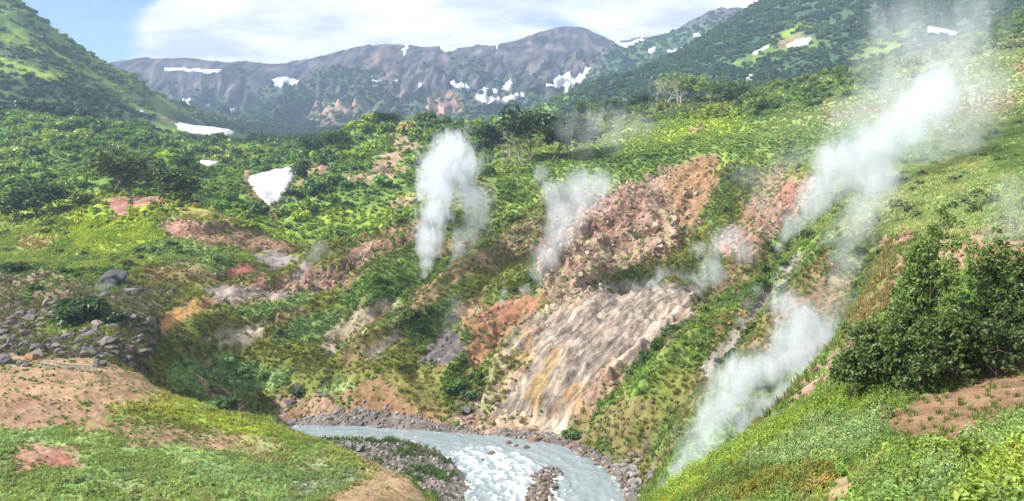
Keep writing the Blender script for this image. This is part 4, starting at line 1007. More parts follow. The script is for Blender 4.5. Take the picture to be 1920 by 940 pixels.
# ------------------------------------------------------------------ scatter of ground cover (geometry nodes, uncountable)
def scatter_group(protos):
    g = bpy.data.node_groups.new('scatter_plants', 'GeometryNodeTree')
    g.interface.new_socket('Geometry', in_out='INPUT', socket_type='NodeSocketGeometry'); g.interface.new_socket('Geometry', in_out='OUTPUT', socket_type='NodeSocketGeometry')
    N, L = g.nodes, g.links; gi = N.new('NodeGroupInput'); go = N.new('NodeGroupOutput'); ip = N.new('GeometryNodeInstanceOnPoints'); L.new(gi.outputs[0], ip.inputs['Points'])
    jn = N.new('GeometryNodeJoinGeometry')
    for p in reversed(protos):
        oi = N.new('GeometryNodeObjectInfo'); oi.inputs['Object'].default_value = p; oi.inputs['As Instance'].default_value = True; L.new(oi.outputs['Geometry'], jn.inputs[0])
    L.new(jn.outputs[0], ip.inputs['Instance']); ip.inputs['Pick Instance'].default_value = True
    def attr(nm, ty):
        a = N.new('GeometryNodeInputNamedAttribute'); a.data_type = ty; a.inputs['Name'].default_value = nm; return a.outputs['Attribute']
    L.new(attr('pick', 'INT'), ip.inputs['Instance Index']); L.new(attr('rot', 'FLOAT_VECTOR'), ip.inputs['Rotation']); L.new(attr('scl', 'FLOAT_VECTOR'), ip.inputs['Scale'])
    L.new(ip.outputs[0], go.inputs[0]); return g
def scatter(name, label, protos, P, scl, col, tilt=.15, cat='plants', rng=RNG):
    n = len(P)
    if not n: return
    me = bpy.data.meshes.new(name); me.vertices.add(n); me.vertices.foreach_set('co', np.asarray(P, np.float32).ravel())
    def put_(nm, ty, key, v): a = me.attributes.new(nm, ty, 'POINT'); a.data.foreach_set(key, v)
    put_('pick', 'INT', 'value', rng.integers(0, len(protos), n).astype(np.int32))
    rot = np.stack([rng.normal(size=n) * tilt, rng.normal(size=n) * tilt, rng.uniform(0, 6.28, n)], -1).astype(np.float32); put_('rot', 'FLOAT_VECTOR', 'vector', rot.ravel())
    sc = np.asarray(scl, np.float32); sc = np.stack([sc, sc, sc * rng.uniform(.75, 1.25, n)], -1).astype(np.float32); put_('scl', 'FLOAT_VECTOR', 'vector', sc.ravel())
    c4 = np.ones((n, 4), np.float32); c4[:, :3] = col; put_('pcol', 'FLOAT_COLOR', 'color', c4.ravel())
    o = link(name, me, label=label, cat=cat, kind='stuff'); md = o.modifiers.new('scatter', 'NODES'); md.node_group = scatter_group(protos); return o
def proto(me):
    return bpy.data.objects.new(me.name, me)             # not linked to the scene: only a source of instances
def blades_mesh(name, n, h, w, seed):
    rng = np.random.default_rng(seed); V, F, sh = [], [], []
    for i in range(n):
        a = rng.uniform(0, 6.28); r = rng.uniform(0, .42); b = np.array([math.cos(a) * r, math.sin(a) * r, -.06]); o = rng.uniform(0, 6.28); ln = h * rng.uniform(.6, 1.2); out = np.array([math.cos(a), math.sin(a), 0]) * ln * rng.uniform(.1, .6)
        s = np.array([math.cos(o), math.sin(o), 0]) * w; k = len(V)
        V += [b - s, b + s, b + out * .45 + np.array([0, 0, ln * .65]) + s * .7, b + out * .45 + np.array([0, 0, ln * .65]) - s * .7, b + out + np.array([0, 0, ln])]
        F += [(k, k + 1, k + 2, k + 3), (k + 3, k + 2, k + 4, k + 4)]; sh += [rng.uniform()] * 5
    V = np.array(V); me = bpy.data.meshes.new(name); me.from_pydata(V.tolist(), [], [f if f[2] != f[3] else f[:3] for f in F]); me.materials.append(M_LEAF_I)
    at_ = me.attributes.new('leaf', 'FLOAT', 'POINT'); at_.data.foreach_set('value', np.array(sh, np.float32)); return me
def dome_mesh(name, leaves, leaf, seed, height=.6, rad=.5, clumps=5, squash=.9):
    rng = np.random.default_rng(seed); cl = []
    for i in range(clumps):
        a = rng.uniform(0, 6.28); r = rad * math.sqrt(rng.uniform(0, 1)) * .75; cl.append((math.cos(a) * r, math.sin(a) * r, height * rng.uniform(.35, .85) * (1 - .4 * r / rad), rad * rng.uniform(.3, .55)))
    return crown_mesh(name, cl, leaves, leaf, M_LEAF_I, rng, squash, .45, .6)
def stalk_mesh(name, stalks, seed, h=1.0):
    """upright herb: stalks with paired narrow leaves"""
    rng = np.random.default_rng(seed); C, Nn = [], []
    for s in range(stalks):
        a = rng.uniform(0, 6.28); r = rng.uniform(0, .35); bx, by = math.cos(a) * r, math.sin(a) * r; lx, ly = rng.normal(size=2) * .18; hh = h * rng.uniform(.65, 1.1)
        for k in range(13):
            t = (k + .5) / 13; az = k * 2.4 + a; rr = .13 * (1 - .55 * t); C.append((bx + lx * t + math.cos(az) * rr, by + ly * t + math.sin(az) * rr, hh * t)); Nn.append((math.cos(az) * .5, math.sin(az) * .5, .9))
    V, F, sh = leaf_quads(np.array(C), np.array(Nn), np.full(len(C), .07), .35, 2.6, rng); me = mesh_from(name, V, F, M_LEAF_I, smooth=False)
    a = me.attributes.new('leaf', 'FLOAT', 'POINT'); a.data.foreach_set('value', sh.astype(np.float32)); return me
GRASS = [proto(blades_mesh('grass_tuft', 18, .75, .045, 20 + k)) for k in range(3)]
FINE = [proto(dome_mesh('herb_fine', 150, .11, 35 + k, .6, .5, 7)) for k in range(3)]
HERB = [proto(dome_mesh('herb_clump', 46, .24, 30 + k, .55, .5, 5)) for k in range(3)]
STALK = [proto(stalk_mesh('herb_stalks', 7, 40 + k)) for k in range(3)]
TALL = [proto(dome_mesh('leafy_plant', 260, .085, 45 + k, .75, .5, 12)) for k in range(3)]
SHRUB = [proto(dome_mesh('shrub_clump', 330, .17, 50 + k, .62, .55, 9)) for k in range(4)]
FARSHRUB = [proto(dome_mesh('far_shrub', 110, .26, 60 + k, .5, .55, 7)) for k in range(3)]

cell_area = np.linalg.norm(np.cross(dxu, dxv), axis=-1)
_run = np.maximum.accumulate(EG, axis=0)
SEEN = (EG + np.clip(3.0 / DD, 0, .05) > _run - .012) & (PX > -160) & (PX < 2080) & (PY < 1010)
def sample(density, rng=RNG):
    """world points spread over the terrain: density per square metre (array on the grid)"""
    lam = np.where(SEEN, density * cell_area, 0)[:-1, :-1]; k = rng.poisson(lam); i, j = np.nonzero(k); i = np.repeat(i, k[i, j]); j = np.repeat(j, k[np.nonzero(k)])
    a = rng.uniform(0, 1, len(i)); b = rng.uniform(0, 1, len(i))
    def lerp(A): return A[i, j] * (1 - a) * (1 - b) + A[i + 1, j] * a * (1 - b) + A[i, j + 1] * (1 - a) * b + A[i + 1, j + 1] * a * b
    return np.stack([lerp(X), lerp(Y), lerp(Z)], -1), RGB[i, j], i, j
def tint(c, rng=RNG, dark=1.0, var=.22):
    g = np.maximum(c, np.array([.03, .055, .012])); lum = g.mean(1, keepdims=True)
    green = np.array([.95, 1.55, .38]) * lum; g = np.where((c[:, 1:2] > c[:, 0:1] * .80), c, green * .75)
    return np.clip(g * dark * rng.uniform(1 - var, 1 + var, (len(c), 1)) * rng.uniform(.88, 1.12, (len(c), 3)), .008, .5)
patchy = sstep(-.25, .25, fbm(X / 5, Y / 5, 4, .6, seed=91)); patch2 = sstep(-.2, .25, fbm(X / 17, Y / 17, 4, .6, seed=92))
wet = (sd < -.4)
# foreground shoulder
m = (DD < 46) & (PX > 1000)
P, c, i, j = sample(m * sstep(.3, .8, VEG) * 20 * (.15 + .85 * patchy)); scatter('herb_cover', 'bright leafy herbs covering the shoulder in the right foreground', FINE, P, RNG.uniform(.2, .46, len(P)), tint(c) * np.array([1.15, 1.0, .9]))
P, c, i, j = sample(m * sstep(.5, .9, VEG) * 12 * (1 - .75 * patchy)); scatter('wormwood_stalks', 'grey-green upright herb stalks on the near shoulder', STALK, P, RNG.uniform(.3, .6, len(P)), tint(c) * np.array([1.1, 1.05, 1.2]), .2)
P, c, i, j = sample(m * (VEG > .03) * (.12 + VEG) * 14); scatter('shoulder_grass', 'short grass on the near shoulder between bare earth', GRASS, P, RNG.uniform(.15, .34, len(P)), tint(c) * np.array([1.25, 1.1, .9]))
P, c, i, j = sample(m * sstep(1640, 1760, PX) * sstep(835, 870, PY) * 1.6 * (.3 + .7 * patchy)); scatter('leafy_plants', 'knee-high light green leafy plants in the lower right corner', TALL, P, RNG.uniform(.45, .95, len(P)), np.array([.20, .27, .055]) * RNG.uniform(.65, 1.15, (len(P), 1)), .15)
# mound
m = (DD >= 46) & (DD < 112) & (PX < 1000) & wet
P, c, i, j = sample(m * VEG * 15 * (.15 + .85 * patchy)); scatter('mound_herbs', 'low green herbs covering the mound in the left foreground', HERB, P, RNG.uniform(.16, .38, len(P)) * (.8 + .5 * patch2[i, j]), tint(c) * np.array([1.3, 1.2, 1.3]))
P, c, i, j = sample(m * (VEG > .05) * VEG ** 1.3 * 8 * (.2 + .8 * patchy)); scatter('mound_grass', 'short grass on the mound in the left foreground', GRASS, P, RNG.uniform(.2, .5, len(P)), tint(c) * np.array([1.25, 1.12, 1.05]))
P, c, i, j = sample(m * sstep(.6, .9, VEG) * .9 * (1 - patchy) * patch2); scatter('mound_stalks', 'taller sage green stalks standing out of the mound grass', STALK, P, RNG.uniform(.4, .85, len(P)), tint(c) * np.array([1.3, 1.2, 1.3]), .2)
# slopes in the middle
m = (((DD >= 112) & (DD < 215)) | ((DD >= 46) & (PX >= 1000) & (DD < 112))) & wet
P, c, i, j = sample(m * VEG ** 1.4 * 5.0 * (.12 + .88 * np.where(PX > 560, STRIPE, patchy))); scatter('slope_herbs', 'dense low herbs on the valley slopes', HERB, P, RNG.uniform(.3, .85, len(P)), tint(c, dark=1.32, var=.12))
P, c, i, j = sample(m * (VEG > .3) * sstep(.55, .95, VEG) * .12 * patch2 * STRIPE); scatter('slope_bushes', 'dark green low bushes dotted over the valley slopes', SHRUB, P, RNG.uniform(1.0, 2.3, len(P)), tint(c, dark=.75))
P, c, i, j = sample(m * (VEG > .05) * VEG * 2.4); scatter('slope_grass', 'grass and sedge on the valley slopes', GRASS, P, RNG.uniform(.5, 1.0, len(P)), tint(c) * np.array([1.2, 1.1, 1]))
# meadow on the plateau and the right hillside
m = (DD >= 215) & (DD < 520) & (PX > 930)
P, c, i, j = sample(m * VEG * 1.5); scatter('meadow_herbs', 'tall herb meadow on the right hillside and plateau', HERB, P, RNG.uniform(.5, 1.1, len(P)), tint(c, dark=1.15, var=.10))
darkp = m & ((RGB[..., 1] < .10) | (DD > 330))
P, c, i, j = sample(darkp * VEG * .035); scatter('meadow_bushes', 'dark bushes along the crest of the right hillside', SHRUB, P, RNG.uniform(2, 4.5, len(P)), tint(c, dark=.8))
# brush hills on the left and in the middle
m = (DD >= 205) & (DD < 560) & (PX <= 960)
P, c, i, j = sample(m * VEG * .30); scatter('hill_herbs', 'green undergrowth between the shrubs of the brush hills', HERB, P, RNG.uniform(1.0, 2.0, len(P)), tint(c) * np.array([1.3, 1.2, 1.0]))
openm = (RGB[..., 1] > .135)
P, c, i, j = sample(m * (DD > 236) * VEG * np.where(openm, .012, .075)); PB, CB = P, tint(c, var=.16) * (np.array([.85, .98, 1.0]) + np.array([1.1, .65, .2]) * sstep(-.15, .25, fbm(P[:, 0] / 40, P[:, 1] / 40, 3, seed=97))[:, None])
# mountain sides
m = (DD >= 520) & (DD < 1900) & ~((PX > 285) & (PX < 470) & (DD > 600) & (DD < 960))
vegn = sstep(-.12, .2, fbm(X / 55, Y / 35, 4, .6, seed=95))
P, c, i, j = sample(m * VEG * (.016 + .026 * vegn) * np.where(DD > 1290, .35, 1) * np.where(openm, .3, 1)); scatter('alder_scrub', 'dark alder scrub covering the distant mountainsides', FARSHRUB, P, RNG.uniform(3.0, 7.0, len(P)) * np.clip(DD[i, j] / 900, .75, 1.3), tint(c, dark=1.15, var=.3), .1)
print('scatter', len(P))

# ------------------------------------------------------------------ shrubs on the brush hills: the largest in view are single objects, the rest one mass
size = (2.2 + 5.2 * RNG.uniform(0, 1, len(PB)) ** 1.4) * np.clip(PB[:, 1] / 330, .8, 1.25)
order = np.argsort(-(size / PB[:, 1])); first = order[:300]; rest = order[300:]
SHRUB_O = []
for k in range(5):
    me = SHRUB[k % 4].data.copy() if k < 4 else dome_mesh('shrub', 420, .16, 77, .7, .5, 11); me.name = 'shrub'; me.materials.clear(); me.materials.append(M_LEAF_O); SHRUB_O.append(me)
for q in first:
    qx, qy = pix(*PB[q]); lum = CB[q].mean(); cw = 'dark green' if lum < .055 else 'olive green' if CB[q][0] > CB[q][1] * .8 else 'light green' if lum > .085 else 'mid green'
    sz = 'very large' if size[q] > 7.4 else 'large' if size[q] > 5.6 else 'mid-sized' if size[q] > 4.2 else 'small'
    wh = 'beside the wedge of snow' if 440 < qx < 600 and qy > 290 else 'on the hill left of the tall steam column' if qx >= 600 else 'at the far left thicket edge' if qx < 60 else 'above the pink knoll' if qy > 330 else 'high on the left brush hill' if qy < 275 else ('left in the left thicket' if qx < 180 else 'right in the left thicket' if qx > 320 else 'amid the left thicket')
    if qx >= 600: wh = 'on the middle hill left flank' if qx < 700 else 'on the middle hill right flank' if qx > 790 else 'near the middle hill scar'
    elif qy > 330 and not (440 < qx < 600): wh = 'above the pink knoll' if qx < 330 else 'between the knoll and the snow wedge'
    o = link('alder_shrub', SHRUB_O[random.randrange(5)], label=f'{sz} {cw} alder shrub {wh}', cat='shrub', group='alder shrubs of the brush hills')
    o.location = PB[q] - np.array([0, 0, .15]); s = size[q]; o.scale = (s, s, s * random.uniform(.75, 1.15)); o.rotation_euler[2] = random.uniform(0, 6.28); o.color = (*CB[q], 1)
scatter('alder_thicket', 'dense alder thicket spreading over the brush hills', SHRUB, PB[rest], size[rest], CB[rest], .1)
print('shrubs', len(PB))

# ------------------------------------------------------------------ trees
LEAFY = [make_tree(201, 9, 1, 3, 1500, .42, 1.25), make_tree(202, 9, 2, 3, 1700, .40, 1.2), make_tree(203, 8, 3, 2, 1500, .42, 1.4, spread=.7)]
BIRCH = [make_tree(211, 11, 1, 3, 1300, .40, 1.2, bark=M_BARK_PALE), make_tree(212, 11, 2, 3, 1300, .40, 1.2, bark=M_BARK_PALE, lean=.3)]
BARE = [make_tree(221, 11, 2, 3, 0, 0, 1, bark=M_BARK_PALE, spread=.65), make_tree(222, 11, 1, 4, 0, 0, 1, bark=M_BARK_PALE, spread=.75, lean=.3)]
def tree_at(name, meshes, base_h, px, py, hpx, dmin, dmax, label, cat='tree', group=None, color=(.05, .10, .02), wide=1.0):
    p = at(px, py, dmin, dmax); s = hpx / FPX * p.y / base_h
    return place_tree(name, meshes, p - Vector((0, 0, .1)), label, cat, group, s, None, color, wide)
DK = (.034, .072, .020); MD = (.080, .140, .034); LT = (.140, .200, .045)
tree_at('lone_tree', LEAFY[0], 9, 400, 284, 38, 400, 560, 'lone round-headed tree standing in front of the large snowfield', color=MD, wide=1.1)
tree_at('spreading_tree', LEAFY[2], 8, 712, 238, 28, 380, 520, 'broad dark tree on the crest of the middle hill before the massif', color=DK, wide=2.0)
tree_at('pale_branched_birch', BARE[1], 11, 976, 302, 78, 240, 300, 'old birch with bare pale spreading limbs before the dark grove')
for (px, py, h, lab, wd) in [(940,300,70,'dark leafy birch at the left end of the plateau grove',1.2),(1000,300,98,'tall dark birch right behind the bare pale birch',1.2),(1038,302,98,'tall dark birch at the right end of the plateau grove',1.3),(1068,300,80,'dark birch half veiled by drifting steam at the grove edge',1.3),(905,305,45,'low dark birch leaning out beside the big steam column',1.2)]:
    tree_at('plateau_birch', LEAFY[random.randrange(3)], 9 if True else 8, px, py, h, 258, 330, lab, 'tree', 'dark birches of the plateau grove', (.028, .058, .016), wd)
for k in range(13):
    px = 895 + k * 8 + random.uniform(-3, 3)
    tree_at('thin_birch', BARE[k % 2], 11, px, 308 + random.uniform(-2, 14), random.uniform(30, 46), 236, 300, 'slender bare pale birch in the row left of the plateau grove', 'tree', 'thin bare birches by the grove', wide=.45)
for (px, py, h, w_, lab) in [(1222,202,56,.9,'leafless grey birch, leftmost of the bare trio on the right plateau'),(1250,203,62,1.0,'leafless grey birch, middle of the bare trio on the right plateau'),(1280,202,58,1.0,'leafless grey birch, rightmost of the bare trio beside green trees')]:
    tree_at('bare_birch', BARE[random.randrange(2)], 11, px, py, h, 330, 470, lab, 'tree', 'bare birches on the right plateau', wide=w_ * 1.2)
for (px, py, h, col, lab) in [(1268,196,58,LT,'light green tree behind the bare birches'),(1302,200,62,LT,'light green tree just right of the bare birches'),(1330,198,50,LT,'round light green tree in the middle of the right plateau grove'),(1356,196,44,MD,'smaller green tree in the right plateau grove'),(1382,194,42,MD,'green tree at the right end of the plateau grove'),
    (1100,232,44,MD,'green tree on the plateau below the right mountain foot, leftmost'),(1128,226,36,MD,'bushy green tree on the plateau rim left of the bare birches'),(1160,222,38,MD,'mid green bushy tree between plateau rim and bare birches'),(1192,216,40,DK,'darker green tree directly left of the bare birches'),
    (1430,218,30,DK,'dark bush-like tree at the lower edge of the bright meadow')]:
    tree_at('plateau_tree', LEAFY[random.randrange(3)], 9, px, py, h, 300, 480, lab, 'tree', 'green trees on the right plateau', col, 1.35)
for (px, py, h, col, lab) in [(590,300,44,DK,'dark tree at the left foot of the middle hill'),(612,282,42,MD,'tall green tree on the left shoulder of the middle hill'),(640,276,36,MD,'green tree high on the left side of the middle hill'),(575,352,46,DK,'dark conical tree beside the snow wedge'),(598,392,52,DK,'dark bushy tree below the snow wedge'),
    (560,392,40,DK,'small dark tree on the right lip of the snow gully'),(350,330,40,DK,'dark olive tree left of the small snow patch'),(860,268,34,MD,'green tree on the right end of the middle hill crest')]:
    tree_at('hill_tree', LEAFY[random.randrange(3)], 9, px, py, h, 240, 480, lab, 'tree', 'trees on the middle hill', col, 1.3)
for (px, py, h, lab, col) in [(250,368,86,'tall olive green willow clump in the thicket above the pink knoll',(.062,.088,.022)),(215,362,74,'olive willow at the left of the clump above the pink knoll',(.066,.092,.022)),(300,375,70,'bushy willow at the right of the clump above the pink knoll',(.050,.082,.020)),(335,392,56,'dark willow low on the right flank of the thicket',(.036,.068,.018)),
    (60,420,70,'leafy willow at the left frame edge above the meadow',(.046,.085,.020)),(110,412,64,'leafy willow bordering the bright meadow on the left',(.042,.082,.020)),(20,440,56,'low willow at the far left border of the meadow',(.050,.092,.020))]:
    tree_at('willow', LEAFY[random.randrange(1, 3)], 9, px, py, h, 225, 330, lab, 'tree', 'willows above the left knoll', col, 1.7)
for (px, py, h, lab) in [(32,26,22,'small dark tree on the left mountain skyline, highest'),(52,40,16,'small dark tree on the left mountain skyline, second highest'),(155,108,12,'tiny dark tree on the left mountain skyline, lowest')]:
    tree_at('ridge_tree', LEAFY[0], 9, px, py, h, 600, 1100, lab, 'tree', 'trees on the left mountain skyline', DK, 1.6)

# the large leafy trees in the right foreground
FRONT = [(1742,738,385,1.0,34.5,.052,'tallest leafy alder of the right foreground clump, with a pointed top',301,4600),
         (1700,742,545,1.25,34,.038,'leafy alder left of the tallest one in the foreground clump',302,3800),
         (1648,748,600,1.20,33.5,.038,'mid-height leafy alder on the left flank of the foreground clump',303,3600),
         (1612,752,635,.75,33,.036,'lowest alder at the left tip of the foreground clump',304,1800),
         (1800,728,560,1.1,35.5,.034,'leafy alder between the two tall tops of the foreground clump',305,3600),
         (1850,722,425,.7,36,.042,'ragged-topped tall alder in the right half of the foreground clump',306,2800),
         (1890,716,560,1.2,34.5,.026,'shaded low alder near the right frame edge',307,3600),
         (1930,712,440,.7,35,.034,'dark tall alder cut by the right frame edge',308,3800),
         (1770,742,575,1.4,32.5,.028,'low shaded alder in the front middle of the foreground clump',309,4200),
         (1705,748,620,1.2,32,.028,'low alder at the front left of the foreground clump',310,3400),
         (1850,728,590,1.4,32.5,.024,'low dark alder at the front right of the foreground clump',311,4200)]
for (px, py, ty, rad, d, g, lab, seed, nl) in FRONT:
    u, _ = ray(px, py); x = float(u) * d; z = float(ground(x, d)); h = float(ray(px, ty)[1]) * d - z
    ms = make_tree(seed, h, 5, 3, int(nl * 1.3), .098, .22, bark=M_BARK, spread=.95, lean=.22, first=.36, squash=.9, radius=rad)
    place_tree('leafy_alder', ms, Vector((x, d, z)), lab, 'tree', 'leafy alders in the right foreground', 1.0, 0, (g * 2.1, g * 3.3, g * .85), 1.0)  # lower and right-hand alders get darker leaf colour for the shade on them
# dark bush among the boulders on the left, shrubs by the boulder field
BUSH = dome_mesh('bush', 900, .10, 88, .55, .6, 16); BUSH.materials.clear(); BUSH.materials.append(M_LEAF_O)
for (px, py, wpx, lab, col) in [(165,600,120,'wide dark green bush growing between the grey boulders',(.036,.075,.018)),(215,606,60,'smaller dark bush right of the wide bush among the boulders',(.034,.072,.018)),(25,510,56,'round green bush at the left frame edge above the boulders',(.045,.088,.022)),
    (65,545,34,'small bush on the pinkish bank above the boulders',(.04,.085,.02)),(420,768,70,'dark bush on the bank just above the mound edge',(.045,.105,.022)),(555,740,40,'small bush on the bank left of the tan cliff',(.045,.1,.022)),
    (840,735,36,'grey-green bush at the left foot of the streaked slope',(.06,.11,.04)),(880,745,40,'round grey-green bush below the grey mound near the river',(.07,.125,.04)),(1070,820,46,'bright green bush at the right foot of the streaked slope by the river',(.075,.14,.025))]:
    p = at(px, py, 101, 200); o = link('bush', BUSH, label=lab, cat='bush', group='bushes of the valley floor'); s = wpx / FPX * p.y; o.location = p - Vector((0, 0, .1)); o.scale = (s * .8, s * .8, s * .62); o.rotation_euler[2] = random.uniform(0, 6); o.color = (*col, 1)

# ------------------------------------------------------------------ boulders
def rock_mesh(seed, sub=2, cuts=14):
    rng = np.random.default_rng(seed); bm = bmesh.new(); bmesh.ops.create_icosphere(bm, subdivisions=sub, radius=1.0)
    planes = [(Vector(rng.normal(size=3)).normalized(), rng.uniform(.42, .82)) for _ in range(cuts)]
    for v in bm.verts:
        for (n_, d_) in planes:
            k = v.co.dot(n_)
            if k > d_: v.co -= n_ * (k - d_) * 1.0
        v.co *= 1 + .10 * mnoise.noise(v.co * 1.7 + Vector((seed, 0, 0))) + .05 * mnoise.noise(v.co * 4 + Vector((0, seed, 0)))
    me = bpy.data.meshes.new('boulder'); bm.to_mesh(me); bm.free(); me.polygons.foreach_set('use_smooth', [False] * len(me.polygons)); me.materials.append(M_ROCK); return me
ROCKS = [rock_mesh(400 + k, 3 if k < 6 else 2) for k in range(10)]
ROCK_COL = [(.150,.125,.125), (.190,.160,.150), (.115,.100,.105), (.235,.205,.180), (.165,.135,.120), (.205,.165,.150)]
def rock(p, s, label, group=None, color=None, flat=.72, name='boulder', cat='boulder', me=None):
    o = link(name, me or ROCKS[random.randrange(10)], label=label, cat=cat, group=group)
    o.location = Vector(p) + Vector((0, 0, s * flat * .19)); o.scale = (s * random.uniform(.85, 1.25), s * random.uniform(.85, 1.15), s * flat * random.uniform(.8, 1.15)); o.rotation_euler = (random.uniform(-.25, .25), random.uniform(-.25, .25), random.uniform(0, 6.28))
    c = color or random.choice(ROCK_COL); k = random.uniform(.8, 1.2); o.color = (c[0] * k * .68, c[1] * k * .68, c[2] * k * .68, 1); return o
def rock_px(px, py, wpx, label, dmin, dmax, **kw):
    p = at(px, py, dmin, dmax); return rock(p, wpx / FPX * p.y * .5, label, **kw)
rock_px(218, 533, 64, 'big dark grey dome-shaped boulder behind a wisp of steam', 140, 190, color=(.075,.070,.078), flat=.80, me=ROCKS[0])
rock_px(60, 674, 40, 'orange-brown boulder near the boardwalk at the lower left', 102, 125, color=(.33,.175,.085))
rock_px(172, 664, 40, 'large rounded grey-green boulder above the wooden railing', 103, 130, color=(.15,.145,.125))
rock_px(205, 645, 44, 'pale grey-pink boulder right of the dark rounded boulders', 103, 135, color=(.25,.21,.19))
rock_px(102, 641, 32, 'dark grey rounded boulder in the middle of the boulder field', 103, 135, color=(.09,.085,.09))
rock_px(240, 660, 30, 'reddish brown boulder at the right edge of the boulder field', 103, 135, color=(.20,.12,.10))
rock_px(8, 680, 44, 'purple-grey boulder cut by the left frame edge', 102, 125, color=(.13,.11,.12))
rock_px(180, 625, 34, 'brownish boulder below the wide dark bush', 110, 150, color=(.18,.13,.11))
rock_px(198, 556, 30, 'grey boulder by the small steam wisp', 130, 185, color=(.16,.15,.15))
rock_px(250, 546, 46, 'long flat grey slab right of the dark dome boulder', 130, 185, color=(.15,.14,.14), flat=.4)
rock_px(250, 600, 30, 'bluish grey boulder right of the wide bush', 110, 165, color=(.14,.14,.15))
FIELD = [(0,575),(40,585),(110,560),(150,590),(250,590),(300,600),(290,640),(270,690),(200,690),(90,690),(0,688)]
def in_poly(P, x, y): return poly_sdf(P, np.array([x], float), np.array([y], float))[0] > 0
n_ = 0
while n_ < 195:
    px, py = random.uniform(0, 300), random.uniform(560, 692)
    if not in_poly(FIELD, px, py): continue
    if random.random() > .35 + .65 * (math.sin(px * .05 + py * .09) > -.2): continue
    w = 7 + 29 * random.random() ** 2.4
    c_, cw = random.choice(list(zip(ROCK_COL, ['purple-grey', 'pinkish grey', 'dark slate', 'pale grey', 'brown', 'rosy brown'])))
    sz = 'large' if w > 22 else 'mid-sized' if w > 13 else 'small'
    wh = 'at the left frame edge' if px < 45 else 'right behind the boardwalk' if py > 668 and px < 180 else 'at the boulder field right border' if px > 225 else 'in the upper boulder field' if py < 610 else 'mid boulder field'
    rock_px(px, py, w, f'{sz} {cw} boulder {wh}', 102, 170, group='boulders of the lower left field', color=c_); n_ += 1
for k in range(34):
    px = random.uniform(300, 700); py = 800 - (700 - px) * .12 + random.uniform(-60, 2)
    c_, cw = random.choice([((.3,.25,.22), 'pale'), ((.2,.17,.16), 'grey'), ((.36,.28,.22), 'tan')]); w_ = random.uniform(5, 16)
    rock_px(px, py, w_, f"{'large' if w_ > 12 else 'small'} {cw} rock on the far bank {'below the green bench' if px < 480 else 'left of the tan bank' if px < 600 else 'under the tan bank'}", 130, 165, group='rocks of the far bank', color=c_)
rock_px(558, 733, 26, 'dark grey boulder perched on the bank left of the tan cliff', 138, 165, color=(.12,.11,.12)); rock_px(545, 755, 30, 'purple-grey boulder just below the perched dark boulder', 138, 165, color=(.15,.12,.13))
rock_px(875, 772, 24, 'dark blue-grey boulder by the river below the streaked slope', 132, 150, color=(.10,.10,.12))
# rocks of the scarp
for k in range(80):
    px, py = random.uniform(1040, 1330), random.uniform(340, 530)
    if not in_poly([(1165,350),(1240,335),(1300,340),(1330,400),(1290,450),(1200,500),(1060,540),(1010,540),(1050,440),(1100,385)], px, py): continue
    c_, cw = random.choice([((.42,.32,.24), 'tan'), ((.34,.24,.19), 'pinkish'), ((.30,.19,.16), 'reddish'), ((.46,.37,.27), 'cream')]); w_ = 6 + 22 * random.random() ** 2.2
    rock_px(px, py, w_, f"{'large' if w_ > 18 else 'mid-sized' if w_ > 10 else 'small'} angular {cw} rock {'at the top' if py < 400 else 'low down' if py > 460 else 'halfway up'} on the {'left' if px < 1130 else 'right' if px > 1220 else 'middle'} of the scarp", 160, 230, group='rocks of the scarp', color=c_, flat=.8)
for k in range(46):
    px = random.uniform(860, 1010); py = random.uniform(778, 822)
    c_, cw = random.choice([((.46,.38,.28), 'cream'), ((.38,.30,.22), 'buff'), ((.32,.24,.18), 'brownish')]); w_ = 5 + 12 * random.random() ** 2
    rock_px(px, py, w_, f"{'large' if w_ > 11 else 'mid-sized' if w_ > 7 else 'small'} {cw} rock in the {'left' if px < 910 else 'right' if px > 960 else 'middle'} of the rubble bank at the river bend", 130, 150, group='cream rocks of the bank', color=c_)
# river stones
def water_pt(px, py): u, e = ray(px, py); d = WATER_Z / float(e); return Vector((float(u) * d, d, WATER_Z))
for (px, py, w, lab, col) in [(922,852,18,'dark red-brown boulder standing alone in the rapids',(.11,.07,.065)),(953,832,18,'red-brown boulder near the far shore, left of a pair',(.17,.09,.075)),(968,836,16,'rusty boulder near the far shore, right of the pair',(.2,.1,.075)),(985,840,20,'flat red-brown rock at the foot of the streaked slope in the water',(.16,.09,.08)),(952,872,8,'tiny dark stone in the rapids below the lone boulder',(.09,.08,.08)),(905,862,7,'tiny dark stone left of the lone boulder',(.09,.08,.08)),
   (1002,826,30,'long rusty slab at the waterline below the streaked slope',(.2,.11,.08))]:
    rock(water_pt(px, py) - Vector((0, 0, .1)), w / FPX * 130 * .5, lab, color=col, group=None, name='river_boulder', flat=.7)
for k in range(70):
    t = random.random(); q = [(1000,826),(1060,840),(1110,866),(1150,894),(1168,922)]; s_ = t * 4; i = min(int(s_), 3); f = s_ - i
    px = q[i][0] + (q[i + 1][0] - q[i][0]) * f + random.gauss(8, 9); py = q[i][1] + (q[i + 1][1] - q[i][1]) * f + random.gauss(-3, 4)
    c_, cw = random.choice([((.20,.12,.09), 'rust-brown'), ((.16,.12,.11), 'brown'), ((.25,.17,.12), 'tan'), ((.14,.12,.12), 'dark grey')]); s_ = random.uniform(.2, .75)
    lab = f"{'large' if s_ > .6 else 'mid-sized' if s_ > .4 else 'small'} {cw} stone on the right river shore {['below the streaked slope', 'just downstream of the streaked slope', 'opposite the island bar', 'by the grey stone pile'][i]}"
    p = at(px, py, 105, 145); rock(p, s_, lab, 'stones of the right shore', c_, name='shore_stone', cat='stone')
